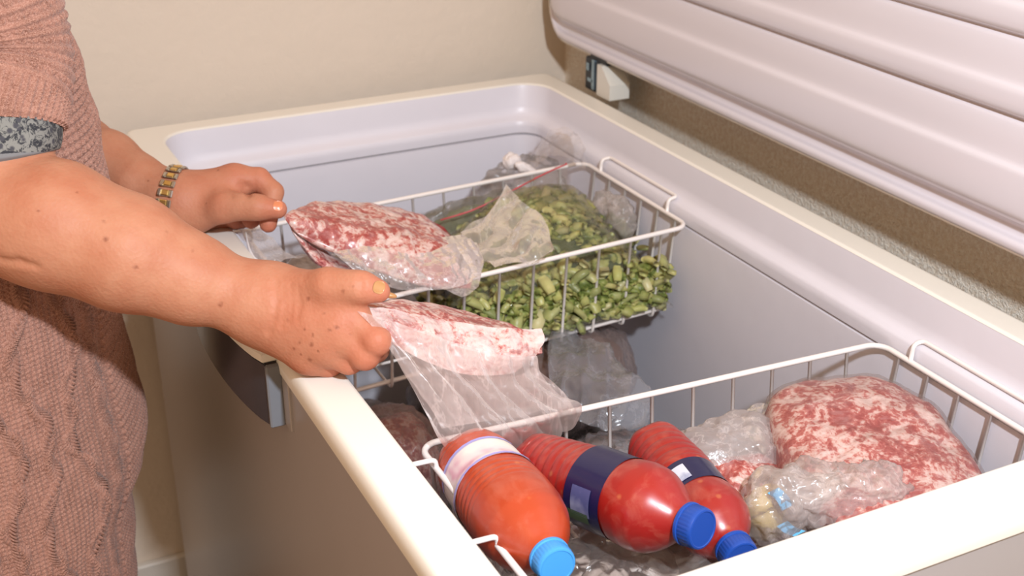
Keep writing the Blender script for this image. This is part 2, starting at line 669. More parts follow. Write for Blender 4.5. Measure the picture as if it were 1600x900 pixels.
def surface_net(fn, lo, hi, h):
    lo, hi = np.asarray(lo, float), np.asarray(hi, float)
    B = 4
    nb = np.ceil((hi - lo) / (h * B)).astype(int)
    ax = [lo[i] + (np.arange(nb[i]) * B + (B - 1) / 2) * h for i in range(3)]
    Gc = np.stack(np.meshgrid(*ax, indexing='ij'), -1).reshape(-1, 3).astype(np.float32)
    dc = fn(Gc).reshape(nb)
    D = np.repeat(np.repeat(np.repeat(dc, B, 0), B, 1), B, 2).astype(np.float32)
    mask = np.abs(D) < h * B * 1.6
    idx = np.argwhere(mask)
    pts = (lo + idx * h).astype(np.float32)
    vals = np.concatenate([fn(pts[i:i + 400000]) for i in range(0, len(pts), 400000)])
    D[mask] = vals
    n = D.shape
    S = D < 0
    c = S[:-1, :-1, :-1].astype(np.int8)
    tot = np.zeros(tuple(k - 1 for k in n), np.int8)
    for dx in (0, 1):
        for dy in (0, 1):
            for dz in (0, 1):
                tot += S[dx:n[0] - 1 + dx, dy:n[1] - 1 + dy, dz:n[2] - 1 + dz]
    cells = np.argwhere((tot > 0) & (tot < 8))
    vid = -np.ones(tot.shape, np.int64)
    vid[tuple(cells.T)] = np.arange(len(cells))
    acc = np.zeros((len(cells), 3))
    cnt = np.zeros(len(cells))
    cs = [(x, y, z) for x in (0, 1) for y in (0, 1) for z in (0, 1)]
    for a in cs:
        for axis in range(3):
            if a[axis] == 0:
                b = list(a)
                b[axis] = 1
                va = D[tuple((cells + a).T)]
                vb = D[tuple((cells + b).T)]
                cr = (va < 0) != (vb < 0)
                t_ = va / np.where(cr, va - vb, 1)
                p = np.broadcast_to(np.array(a, float), (len(cells), 3)).copy()
                p[:, axis] += t_
                acc[cr] += p[cr]
                cnt[cr] += 1
    V = lo + (cells + acc / cnt[:, None]) * h
    quads = []
    for axis in range(3):
        sl0 = [slice(None)] * 3
        sl1 = [slice(None)] * 3
        sl0[axis] = slice(0, -1)
        sl1[axis] = slice(1, None)
        s0, s1 = S[tuple(sl0)], S[tuple(sl1)]
        e = np.argwhere(s0 != s1)
        a1, a2 = (axis + 1) % 3, (axis + 2) % 3
        ok = (e[:, a1] > 0) & (e[:, a2] > 0) & (e[:, a1] < n[a1] - 1) & (e[:, a2] < n[a2] - 1)
        e = e[ok]
        inside = s0[tuple(e.T)]
        q = []
        for d1, d2 in ((-1, -1), (0, -1), (0, 0), (-1, 0)):
            k = e.copy()
            k[:, a1] += d1
            k[:, a2] += d2
            q.append(vid[tuple(k.T)])
        q = np.stack(q, 1)
        q[~inside] = q[~inside][:, ::-1]
        quads.append(q)
    Q = np.vstack(quads)
    return V, Q[(Q >= 0).all(1)]


# ------------------------------------------------------------------ the woman
R_ARM = [(at(-35, 325, 1.10), .053), (at(85, 352, 1.10), .0535), (at(200, 396, 1.105), .0480), (at(300, 437, 1.115), .0365), (at(385, 466, 1.122), .0265), (at(430, 480, 1.122), .0240)]
R_UP = [(at(-35, 325, 1.10), .050), (at(-2, 190, 1.105), .0460), (at(-8, 40, 1.108), .045), (np.array([0.040, 1.175, 1.31]), .045)]
L_ARM = [(np.array([0.005, 1.475, 1.03]), .043), (at(120, 240, 1.47), .042), (at(165, 260, 1.43), .0375), (at(215, 290, 1.41), .0310), (at(262, 316, 1.40), .0255), (at(285, 320, 1.40), .0250)]
L_UP = [(np.array([0.005, 1.475, 1.03]), .045), (np.array([0.03, 1.470, 1.30]), .056)]

R_PALM = [((425, 462, 1.122, .0195), (538, 482, 1.100, .0160)), ((420, 478, 1.118, .0205), (530, 510, 1.096, .0160)),
          ((415, 492, 1.124, .0200), (512, 535, 1.102, .0158)), ((410, 500, 1.132, .0180), (482, 555, 1.118, .0155)),
          ((438, 460, 1.130, .0200), (500, 500, 1.118, .0190))]
R_THUMB = [(438, 452, 1.120, .0175), (515, 448, 1.088, .0150), (545, 448, 1.082, .0120), (566, 449, 1.080, .0118), (592, 455, 1.082, .0098)]
R_FING = [[(538, 482, 1.100, .0150), (588, 533, 1.086, .0126), (597, 524, 1.112, .0112), (580, 492, 1.122, .0095)],
          [(530, 510, 1.096, .0150), (570, 555, 1.092, .0126), (588, 546, 1.122, .0110), (570, 515, 1.140, .0095)],
          [(512, 535, 1.102, .0145), (545, 563, 1.106, .0120), (565, 555, 1.134, .0108), (550, 530, 1.150, .0092)],
          [(482, 555, 1.118, .0140), (515, 569, 1.124, .0108), (538, 562, 1.146, .0098), (530, 540, 1.160, .0085)]]
L_PALM = [((282, 306, 1.398, .0190), (366, 281, 1.402, .0168)), ((282, 316, 1.405, .0210), (362, 300, 1.422, .0165)),
          ((282, 326, 1.412, .0200), (350, 318, 1.440, .0155)), ((285, 334, 1.412, .0180), (336, 333, 1.448, .0145)),
          ((290, 318, 1.395, .0220), (340, 318, 1.395, .0190))]
L_THUMB = [(300, 338, 1.392, .0165), (350, 323, 1.376, .0160), (378, 323, 1.370, .0128), (402, 324, 1.368, .0124), (434, 327, 1.370, .0102)]
L_FING = [[(366, 281, 1.402, .0150), (404, 280, 1.404, .0128), (427, 300, 1.402, .0112), (419, 350, 1.392, .0096)],
          [(362, 300, 1.422, .0145), (404, 300, 1.434, .0124), (412, 325, 1.428, .0112), (392, 344, 1.412, .0098)],
          [(350, 318, 1.440, .0140), (388, 316, 1.452, .0118), (392, 338, 1.446, .0106), (368, 345, 1.428, .0095)],
          [(336, 333, 1.448, .0130), (366, 332, 1.462, .0105), (374, 346, 1.458, .0095), (356, 348, 1.440, .0085)]]


def px(t):
    return (at(t[0], t[1], t[2]), t[3])


def hand_field(P, palm, thumb, fing):
    d = None
    for a, b in palm:
        c = chain(P, [px(a), px(b)])
        d = c if d is None else smin(d, c, .026)
    f = None
    for ch in fing:
        c = chain(P, [px(q) for q in ch], .004)
        f = c if f is None else smin(f, c, .0035)
    d = smin(d, f, .011)
    return smin(d, chain(P, [px(q) for q in thumb], .010), .010)


def arm_field(arm, up, palm, thumb, fing, creases):
    def fn(P):
        d = chain(P, arm, .02)
        d = smin(d, chain(P, up, .02), .012)
        d = smin(d, hand_field(P, palm, thumb, fing), .022)
        for a, b, r in creases:          # shallow skin folds cut into the surface
            d = -smin(-d, capsule(P, a, b, r, r) - 0.0, .004)
        return d
    return fn


def crease_line(pts, r=.0012):
    """fold along a pixel polyline lying on the skin: found by marching each ray onto the field"""
    return pts


def hit(fn, u, v, d0=0.9, d1=1.7):
    ts = np.linspace(d0, d1, 900)
    P = np.array([at(u, v, q) for q in ts], np.float32)
    s = fn(P)
    k = int(np.argmax(s < 0))
    if s[k] >= 0:
        return None
    if k == 0:
        return P[0]
    w = s[k - 1] / (s[k - 1] - s[k])
    return P[k - 1] * (1 - w) + P[k] * w


fR0 = arm_field(R_ARM, R_UP, R_PALM, R_THUMB, R_FING, [])
fL0 = arm_field(L_ARM, L_UP, L_PALM, L_THUMB, L_FING, [])


def folds(fn, lines):
    out = []
    for line, r, up in lines:
        H_ = [hit(fn, u, v) for u, v in line]
        for a, b in zip(H_[:-1], H_[1:]):
            if a is not None and b is not None:
                n_ = (CAM - a) / np.linalg.norm(CAM - a)
                out.append((a + n_ * up, b + n_ * up, r))
    return out


# (pixel polyline, radius, lift towards the viewer): lift nearly as large as the radius keeps the fold shallow
R_FOLD = folds(fR0, [([(430, 440), (433, 470), (428, 500), (418, 520)], .0022, .0016), ([(452, 445), (456, 475), (450, 505)], .0018, .0015),
                     ([(463, 450), (467, 475), (463, 500)], .0016, .0014), ([(441, 445), (445, 475), (439, 510)], .0018, .0015),
                     ([(0, 408), (30, 411), (55, 418)], .0030, .0020), ([(562, 432), (565, 445), (563, 458)], .0012, .0009)])
L_FOLD = folds(fL0, [([(378, 285), (386, 293), (388, 306)], .0026, .0014), ([(346, 296), (362, 306)], .0020, .0014)])


def arm_mesh(fn, lo, hi, h):
    return surface_net(fn, lo, hi, h)


fR = arm_field(R_ARM, R_UP, R_PALM, R_THUMB, R_FING, R_FOLD)
fL = arm_field(L_ARM, L_UP, L_PALM, L_THUMB, L_FING, L_FOLD)
VR, QR = arm_mesh(fR, (-0.06, 0.88, 0.82), (0.42, 1.24, 1.37), 0.0022)
VL, QL = arm_mesh(fL, (-0.06, 1.20, 0.84), (0.42, 1.56, 1.37), 0.0024)


def torso_field(P):
    d = None
    for c, r in (((0.0, 1.31, 1.18), (.115, .165, .17)), ((0.01, 1.31, 1.00), (.125, .155, .16)), ((0.0, 1.31, 0.82), (.125, .17, .16)), ((0.01, 1.31, 1.28), (.085, .185, .06))):
        e_ = ellipsoid(P, c, r)
        d = e_ if d is None else smin(d, e_, .08)
    d = smin(d, capsule(P, (0.0, 1.31, 1.30), (0.035, 1.31, 1.44), .052, .048), .03)
    # head, bowed towards the freezer
    d = smin(d, ellipsoid(P, (0.055, 1.31, 1.535), (.095, .075, .105)), .03)
    d = smin(d, ellipsoid(P, (0.098, 1.31, 1.475), (.048, .050, .052)), .03)
    d = smin(d, capsule(P, (0.145, 1.31, 1.535), (0.166, 1.31, 1.498), .007, .011), .012)     # nose
    for s in (-1, 1):
        d = smin(d, ellipsoid(P, (0.045, 1.31 + s * .074, 1.52), (.016, .007, .030)), .006)   # ears
        d = -smin(-d, ellipsoid(P, (0.150, 1.31 + s * .031, 1.543), (.014, .017, .010)), .012)  # eye sockets
        d = smin(d, ellipsoid(P, (0.129, 1.31 + s * .031, 1.541), (.011, .012, .010)), .003)
    d = smin(d, ellipsoid(P, (0.143, 1.31, 1.462), (.008, .022, .005)), .006)                 # lips
    d = smin(d, ellipsoid(P, (0.142, 1.31, 1.451), (.008, .019, .006)), .005)
    return d


VT, QT = surface_net(torso_field, (-0.17, 1.10, 0.62), (0.20, 1.54, 1.68), 0.005)

SPOTS = [(482, 467, 3.2), (536, 456, 2.6), (553, 447, 1.5), (449, 500, 2.8), (476, 515, 1.8), (489, 523, 2.0), (468, 535, 2.4), (487, 538, 3.4), (484, 562, 3.8), (470, 553, 2.2),
         (526, 512, 2.8), (515, 516, 2.2), (497, 548, 2.0), (546, 524, 1.8), (346, 475, 2.6), (165, 374, 3.6), (212, 417, 2.8), (163, 346, 1.5), (344, 476, 2.5), (300, 392, 1.6), (262, 362, 1.5),
         (341, 266, 2.4), (305, 292, 1.3), (322, 318, 1.2), (232, 282, 1.6), (195, 262, 1.3), (445, 475, 1.6), (460, 545, 1.8), (506, 490, 1.7), (120, 300, 1.5), (60, 330, 1.8)]
nR, nL, nT = len(VR), len(VL), len(VT)
VB = np.vstack([VR, VL, VT])
QB = np.vstack([QR, QL + nR, QT + nR + nL])
spot = np.zeros(len(VB))
for u, v, r_ in SPOTS:
    for fn in (fR0, fL0):
        h_ = hit(fn, u, v)
        if h_ is not None:
            dd = np.linalg.norm(VB - h_, axis=1)
            rr_ = r_ * 0.00052
            spot = np.maximum(spot, np.clip(1.5 - dd / rr_, 0, 1))
            break
# redness of knuckles and finger tips
red = np.zeros(len(VB))
for t_, s_ in [(q[-1], .011) for q in R_FING + L_FING + [R_THUMB, L_THUMB]] + [(q[1], .010) for q in R_FING + L_FING] + [(q[0], .012) for q in R_FING + L_FING]:
    red = np.maximum(red, np.exp(-(np.linalg.norm(VB - at(*t_[:3]), axis=1) / (s_ * 1.8)) ** 2))

for c_, r_ in ((at(500, 510, 1.11), .055), (at(350, 310, 1.40), .055)):
    red = np.maximum(red, 0.38 * np.exp(-(np.linalg.norm(VB - c_, axis=1) / r_) ** 3))
t = NT('skin')
sp = t.n('ShaderNodeAttribute', attribute_name='spot').outputs['Fac']
rd = t.n('ShaderNodeAttribute', attribute_name='redness').outputs['Fac']
v = t.coord()
mott = t.noise(30, 4, 0.6, v)
fine = t.noise(420, 2, 0.6, v)
col = t.mix(t.ramp(mott, [(0.35, G(0)), (0.7, WHITE)]), (0.47, 0.215, 0.128, 1), (0.41, 0.158, 0.088, 1))
col = t.mix(t.math('MULTIPLY', rd, 0.55), col, (0.47, 0.115, 0.068, 1))
col = t.mix(t.math('MULTIPLY', sp, 0.8), col, (0.19, 0.055, 0.03, 1))
vc = t.voro(300, v)
nrm = t.bump(vc.outputs[0], 0.30, 0.0008, t.bump(fine, 0.22, 0.0006, t.bump(mott, 0.25, 0.002)))
sh = t.bsdf(col, 0.55, 0, nrm, Subsurface_Weight=0.12, Subsurface_Scale=0.006, Specular_IOR_Level=0.25)
M['skin'] = t.done(sh)

person = thing('person', 'woman in dusty pink cardigan and wristwatch holding two meat bags', 'person', (0.0, 1.31, 0.0))
body = mesh('body', VB - np.array([0, 1.31, 0]), QB, 'skin', person)
attr(body, 'spot', spot)
attr(body, 'redness', red)
P0 = np.array([0.0, 1.31, 0.0])


def pmesh(name, V, Fs, mat, parent=None, **kw):
    return mesh(name, np.asarray(V, float) - P0, Fs, mat, parent or person, **kw)


# nails
simple('nail_yellow', (0.43, 0.21, 0.075, 1), 0.4, Coat_Weight=0.4)
simple('nail_orange', (0.60, 0.20, 0.09, 1), 0.3, Coat_Weight=0.4)


def nail(name, fn, centre, along, wid, length, mat, lift=0.0006):
    """a curved plate laid on the finger: columns of pixels projected onto the skin"""
    cu, cv = centre
    au, av = along
    L = math.hypot(au, av)
    au, av = au / L, av / L
    nu, nv = 9, 11
    Pn = np.zeros((nv, nu, 3))
    ok = True
    for i in range(nv):
        for j in range(nu):
            a = (i / (nv - 1) - 0.5) * length
            w = (j / (nu - 1) - 0.5) * 2
            rr2 = math.sqrt(max(0.0, 1 - (2 * abs(a) / length) ** 3 * 0.9))
            b = w * wid / 2 * rr2
            p = hit(fn, cu + au * a - av * b, cv + av * a + au * b)
            if p is None:
                p = Pn[i, j - 1] if j else Pn[i - 1, j]
            Pn[i, j] = p
    nn = surf_normals(Pn)
    if nn[nv // 2, nu // 2] @ (CAM - Pn[nv // 2, nu // 2]) < 0:
        nn = -nn
    Q = Pn + nn * lift
    V = np.vstack([Q.reshape(-1, 3), (Pn - nn * 0.0008).reshape(-1, 3)])
    Fa = grid_faces(nu, nv)
    n0 = nu * nv
    rim_ = [i for i in range(nu)] + [nu * k + nu - 1 for k in range(1, nv)] + [nu * (nv - 1) + i for i in range(nu - 2, -1, -1)] + [nu * k for k in range(nv - 2, 0, -1)]
    Fs = Fa.tolist() + [[a, b, b + n0, a + n0] for a, b in zip(rim_, rim_[1:] + rim_[:1])]
    return pmesh(name, V, Fs, mat)


nail('thumbnail', fR0, (592, 449), (1, 0.30), 20, 19, 'nail_yellow', 0.0003)
nail('thumbnail', fL0, (434, 322), (1, 0.1), 15, 15, 'nail_orange', 0.0003)

# wool
t = NT('wool')
v = t.coord()
hgt = t.n('ShaderNodeAttribute', attribute_name='hgt').outputs['Fac']
c1 = t.noise(60, 4, 0.7, v)
c2 = t.noise(900, 2, 0.7, v)
col = t.mix(t.ramp(c1, [(0.35, G(0)), (0.65, WHITE)]), (0.20, 0.088, 0.060, 1), (0.34, 0.165, 0.120, 1))
col = t.mix(t.ramp(c2, [(0.4, G(0)), (0.65, WHITE)]), col, (0.46, 0.26, 0.20, 1))
M['wool'] = t.done(t.bsdf(col, 0.95, 0, t.bump(c2, 0.5, 0.0012), Sheen_Weight=0.15, Sheen_Roughness=0.5, Specular_IOR_Level=0.1))


def smooth01(x, a, b):
    q = np.clip((x - a) / (b - a), 0, 1)
    return q * q * (3 - 2 * q)


def vstitch(s, z, w, h):
    """plain knit: columns of leaning strands"""
    xs = (s / w) % 1.0 - 0.5
    a = np.abs(xs)
    ph = z / h - a * 1.3
    leg = 1 - np.clip(np.abs(a - 0.23) / 0.25, 0, 1) ** 2
    return leg * (0.55 + 0.45 * np.cos(2 * np.pi * ph))


def purl(s, z, w, h):
    k = np.floor(s / w)
    xs = (s / w) - k - 0.5
    ph = z / h + 0.22 * np.cos(2 * np.pi * s / w)
    return (0.5 + 0.5 * np.cos(2 * np.pi * ph)) * (0.65 + 0.35 * np.cos(2 * np.pi * xs * 1.0))


def rope(ds_, z, r, w=0.0016, slope=1.4):
    prof_ = np.sqrt(np.clip(1 - (ds_ / r) ** 2, 0, 1))
    tw = 0.68 + 0.32 * np.cos(2 * np.pi * (z * slope + ds_) / 0.0045)
    return prof_ * tw


def knit_height(s, z):
    """s: distance from the front edge of the cardigan, z: world height; metres out of the cloth"""
    h = 0.0027 * purl(s, z, 0.0060, 0.0048)
    # front band: cross ribs
    band = 1 - smooth01(s, 0.100, 0.104)
    ribs = np.abs(np.sin(np.pi * (z + 0.15 * s) / 0.0088)) ** 0.6
    hb = 0.0052 * ribs * (0.8 + 0.2 * np.cos(2 * np.pi * s / 0.004)) + 0.0004
    h = h * (1 - band) + hb * band
    # eyelet rows and slim cable
    for s0 in (0.107, 0.136, 0.144):
        g_ = np.exp(-((s - s0) / 0.0018) ** 2)
        h -= g_ * (0.0022 + 0.0030 * (0.5 + 0.5 * np.cos(2 * np.pi * z / 0.0075)))
    ds_ = s - (0.1215 + 0.0035 * np.sin(2 * np.pi * z / 0.055))
    h = np.maximum(h, 0.0048 * rope(ds_, z, 0.0065))
    ds_ = s - (0.1215 - 0.0035 * np.sin(2 * np.pi * z / 0.055))
    h = np.maximum(h, 0.0044 * rope(ds_, z, 0.006, slope=-1.4))
    # diamond cables: pairs of ropes twisting together and parting
    for sc in (0.182, 0.262):
        ph = (z - 0.745 + (0.088 if sc > .2 else 0)) / 0.178 * 2 * np.pi
        open_ = (0.5 - 0.5 * np.cos(ph)) ** 1.6
        twist = 0.0040 * np.sin(2 * np.pi * z / 0.060) * (1 - open_)
        for sg in (-1, 1):
            c0 = sc + sg * (0.0130 + 0.022 * open_) + twist
            for k in (-1, 1):
                off = k * 0.0040 * np.cos(2 * np.pi * z / 0.060 + (0 if sg > 0 else 1.5))
                h = np.maximum(h, (0.0066 + 0.0018 * k * np.sin(2 * np.pi * z / 0.060)) * rope(s - c0 - off, z, 0.0048, slope=1.2 * sg * k))
    # open lace-like knit over the chest
    up = smooth01(z + 0.02 * np.sin(s * 60), 0.925, 0.935) * smooth01(s, 0.02, 0.03)
    ho = 0.0050 * vstitch(s, z, 0.0105, 0.0080) + 0.0008 * np.cos(2 * np.pi * z / 0.0027) - 0.0020 * (0.5 + 0.5 * np.cos(2 * np.pi * s / 0.0105)) * (0.5 + 0.5 * np.cos(2 * np.pi * z / 0.0080))
    return h * (1 - up) + ho * up


TC = np.array([0.0, 1.31])


def torso_shape(th, z):
    """outline of the cardigan: th = 0 is her front, -pi/2 her right side"""
    a = np.interp(z, [0.40, 0.463, 0.542, 0.60, 0.612, 0.63, 0.662, 0.703, 0.746, 0.777, 0.80, 0.93, 0.966, 1.014, 1.068, 1.13, 1.20, 1.28, 1.33, 1.36],
                  [.134, .139, .147, .151, .156, .168, .177, .177, .170, .169, .165, .172, .173, .171, .164, .151, .138, .110, .075, .055])
    b = np.interp(z, [0.40, 0.60, 0.80, 0.90, 1.04, 1.20, 1.28, 1.33, 1.36], [.205, .208, .200, .190, .185, .185, .175, .115, .075])
    front = np.exp(-(th / 0.55) ** 2)
    side = smooth01(-th, .7, 1.5)
    a = a * (1 - side) + np.minimum(a, .158) * side + front * 0.0015 * np.sin(z * 95)
    wave = 0.006 * np.sin(3 * th + z * 9) * smooth01(0.9 - z, 0, 0.3)
    return a + wave * smooth01(-th, .3, .9), b + wave


def cardigan(th0, th1, nth, z0, z1, nz, knit):
    th = np.linspace(th0, th1, nth)[None, :] + np.zeros((nz, 1))
    z = np.linspace(z0, z1, nz)[:, None] + np.zeros((1, nth))
    a, b = torso_shape(th, z)
    Pg = np.stack([TC[0] + a * np.cos(th), TC[1] + b * np.sin(th), z], -1)
    nn = surf_normals(Pg)
    if (nn[nz // 2, nth // 2] @ np.array([math.cos((th0 + th1) / 2), math.sin((th0 + th1) / 2), 0])) < 0:
        nn = -nn
    s = -0.178 * (th - 0.0) - 0.012
    h = knit_height(s, z) if knit else np.zeros_like(s) + 0.001
    Pg = Pg + nn * h[..., None]
    return Pg, h


dense_th = 300
PgA, hA = cardigan(0.20, -1.95, 400, 0.40, 1.14, 700, True)
ob = pmesh('cardigan', PgA.reshape(-1, 3), grid_faces(400, 700)[:, ::-1], 'wool')
PgB, hB = cardigan(-1.95, -2 * math.pi + 0.20, 90, 0.40, 1.14, 60, False)
pmesh('cardigan_back', PgB.reshape(-1, 3), grid_faces(90, 60)[:, ::-1], 'wool')
PgC, hC = cardigan(0.20, -2 * math.pi + 0.20, 160, 1.139, 1.36, 60, False)
pmesh('cardigan_yoke', PgC.reshape(-1, 3), grid_faces(160, 60)[:, ::-1], 'wool')


# sleeves: tube round the upper arm with a waffle knit and a ribbed hem
def sleeve(name, axis_pts, radii, knit, nth, ns, slant=None, mat='wool', th_r=0.0, hem=0.030, parent=None):
    A = catmull(np.array(axis_pts), ns, 0)
    R_ = catmull(np.array(radii)[:, None], ns, 0)[:, 0]
    L = np.concatenate([[0], np.cumsum(np.linalg.norm(np.diff(A, axis=0), axis=1))])
    T_ = np.gradient(A, axis=0)
    T_ /= np.linalg.norm(T_, axis=1, keepdims=True)
    toc = np.array([0.15, -1.0, 0.0])
    e1 = toc - (T_ @ toc)[:, None] * T_
    e1 /= np.linalg.norm(e1, axis=1, keepdims=True)
    e2 = np.cross(T_, e1)
    th = np.linspace(0, 2 * np.pi, nth, endpoint=False)
    Lg = L[:, None] + np.zeros((1, nth))
    sg = (th * np.mean(R_))[None, :] + np.zeros((ns, 1))
    if knit:
        waf = 0.0042 * np.maximum(vstitch(sg, Lg, 0.0098, 0.0080), 0.75 * (0.5 + 0.5 * np.cos(2 * np.pi * Lg / 0.0165)) ** 1.5)
        rib = 0.0028 * (0.5 + 0.5 * np.cos(2 * np.pi * sg / 0.0075)) ** 0.8 + 0.0008 * np.cos(2 * np.pi * Lg / 0.004)
        q = smooth01(Lg, hem - .002, hem + .002)
        h = rib * (1 - q) + waf * q
    else:
        h = 0.0006 * np.sin(5 * th)[None, :] + 0 * Lg
    edge = -0.004 * (1 - smooth01(Lg, 0, 0.003))
    rad = R_[:, None] + h + edge
    Pg = A[:, None, :] + rad[..., None] * (np.cos(th)[None, :, None] * e1[:, None, :] + np.sin(th)[None, :, None] * e2[:, None, :])
    if slant is not None:
        Pg = Pg + slant(th, Lg)[..., None] * T_[:, None, :]
    return pmesh(name, Pg.reshape(-1, 3), grid_faces(nth, ns, wrap_u=True), mat, parent)


ua0, ua1, ua2 = at(-3, 200, 1.104), at(-8, 40, 1.108), np.array([0.040, 1.170, 1.315])
sleeve('sleeve', [ua0, ua1, ua2], [.0555, .0585, .066], True, 330, 190)
sleeve('sleeve', [np.array([0.005, 1.472, 1.06]), np.array([0.015, 1.47, 1.18]), np.array([0.03, 1.455, 1.315])], [.054, .056, .064], True, 120, 70)

# grey shirt cuff with black lace print
t = NT('lace_print')
v = t.coord()
w1 = t.noise(95, 5, 0.75, v, 1.2)
w2 = t.voro(130, v).outputs[0]
f1 = t.ramp(w1, [(0.46, G(0)), (0.52, WHITE)])
col = t.mix(f1, (0.022, 0.024, 0.030, 1), (0.20, 0.20, 0.185, 1))
col = t.mix(t.ramp(w2, [(0.25, WHITE), (0.4, G(0))]), col, (0.05, 0.05, 0.06, 1))
M['lace_print'] = t.done(t.bsdf(col, 0.85))
simple('grey_jersey', (0.17, 0.17, 0.175, 1), 0.9, bump=(300, 0.3, 0.001))
cuff0 = at(-10, 250, 1.103)
sl = lambda th, Lg: (0.018 * np.sin(th) * 1.0)[None, :] * (1 - smooth01(Lg, 0.0, 0.06))
sleeve('shirt_sleeve', [cuff0, ua0, (ua0 + ua1) / 2], [.0520, .0528, .050], False, 96, 30, slant=sl, mat='lace_print')
sleeve('shirt_hem', [cuff0 - (ua0 - cuff0) * 0.04, cuff0 + (ua0 - cuff0) * 0.24], [.0527, .0522], False, 96, 8, slant=lambda th, Lg: (0.018 * np.sin(th))[None, :] + 0 * Lg, mat='grey_jersey')

# trousers, shoes, hair
simple('black_cloth', (0.012, 0.014, 0.018, 1), 0.85)
simple('shoe_leather', (0.02, 0.018, 0.017, 1), 0.4)
simple('brown_hair', (0.10, 0.055, 0.03, 1), 0.6, bump=(180, 0.5, 0.003))


def trouser_field(P):
    d = ellipsoid(P, (0.0, 1.31, 0.76), (.115, .165, .12))
    for y, x in ((1.215, 0.0), (1.40, 0.055)):
        leg = chain(P, [((x, y, 0.74), .085), ((x + 0.02, y, 0.45), .068), ((x - 0.01, y, 0.09), .055)], .03)
        d = smin(d, leg, .03)
    return d


VV, QQ = surface_net(trouser_field, (-0.15, 1.08, 0.0), (0.20, 1.54, 0.90), 0.007)
VV[:, 2] = np.maximum(VV[:, 2], 0.035)
pmesh('trousers', VV, QQ, 'black_cloth')
for y, x in ((1.215, -0.01), (1.40, 0.045)):
    def shoe_field(P, x=x, y=y):
        d = smin(ellipsoid(P, (x, y, 0.045), (.052, .042, .045)), ellipsoid(P, (x + 0.11, y, 0.034), (.085, .045, .034)), .05)
        return np.maximum(d, 0.001 - P[:, 2])
    VV, QQ = surface_net(shoe_field, (x - 0.08, y - 0.07, -0.01), (x + 0.22, y + 0.07, 0.12), 0.004)
    pmesh('shoe', VV, QQ, 'shoe_leather')


def hair_field(P):
    d = ellipsoid(P, (0.035, 1.31, 1.555), (.098, .088, .105))
    d = smin(d, ellipsoid(P, (-0.02, 1.31, 1.47), (.055, .078, .09)), .04)
    face = ellipsoid(P, (0.115, 1.31, 1.50), (.075, .066, .090))
    return -smin(-d, face, .008)


VV, QQ = surface_net(hair_field, (-0.10, 1.18, 1.33), (0.16, 1.44, 1.69), 0.005)
pmesh('hair', VV, QQ, 'brown_hair')

# ------------------------------------------------------------------ wristwatch bracelet on her left wrist
simple('steel', (0.50, 0.48, 0.43, 1), 0.28, 1.0)
simple('gold', (0.72, 0.50, 0.18, 1), 0.3, 1.0)
wc = (at(270, 317, 1.40))
wd = L_ARM[5][0] - L_ARM[4][0]
wd = wd / np.linalg.norm(wd)
tocam = CAM - wc
e1 = tocam - (tocam @ wd) * wd
e1 /= np.linalg.norm(e1)
e2 = np.cross(wd, e1)
watch = thing('wristwatch', 'gold and silver link bracelet watch on her left wrist', 'watch', tuple(wc))
NL = 22
proto_l = None
for k in range(NL):
    a = 2 * math.pi * k / NL + 0.05
    # distance to the skin in this direction
    dirn = math.cos(a) * e1 + math.sin(a) * e2
    ts = np.linspace(0.012, 0.045, 120)
    s_ = fL0((wc + ts[:, None] * dirn).astype(np.float32))
    rad = ts[np.argmax(s_ > 0)] + 0.0022
    tang = -math.sin(a) * e1 + math.cos(a) * e2
    Rm = Matrix((tuple(wd), tuple(tang), tuple(dirn))).transposed().to_4x4()
    loc = Vector((dirn * rad).tolist())
    if k == 12:                                       # the case, on the far side of the wrist
        V, Fs = loft([[(r_ * math.cos(b_), r_ * math.sin(b_), z_) for b_ in np.linspace(0, 2 * math.pi, 24, endpoint=False)] for r_, z_ in ((.0005, -.003), (.011, -.003), (.013, -.001), (.013, .003), (.011, .0045), (.0005, .0045))])
        o = mesh('watch_case', V, Fs, 'steel', watch, angle=30)
        o.matrix_local = Matrix.Translation(loc) @ Rm
        continue
    if proto_l is None:
        o = mesh('link', *join([box((s * 0.0062, 0, 0), (0.0042, 0.0084, 0.0028), 0.0009) for s in (-1, 1)] + [box((0, 0.0032, -0.0004), (0.011, 0.0012, 0.0018), 0.0003)]), 'steel', watch, smooth=False)
        g_ = mesh('gold_link', *box((0, -0.0004, 0.0002), (0.0078, 0.0066, 0.0030), 0.0009), 'gold', o, smooth=False)
        proto_l = (o, g_)
    else:
        o = proto_l[0].copy()
        link(o, watch)
        g_ = proto_l[1].copy()
        link(g_, o)
    o.matrix_local = Matrix.Translation(loc) @ Rm

VV, QQ = surface_net(lambda P: ellipsoid((P - np.asarray(at(607, 461, 1.090), np.float32)) @ np.array([RT * .97 + DN * .2, DN * .97 - RT * .2, FW], np.float32).T, (0, 0, 0), (.0075, .0028, .0045)),
                     at(607, 461, 1.090) - .012, at(607, 461, 1.090) + .012, .0009)
pmesh('fingernail', VV, QQ, 'nail_yellow')
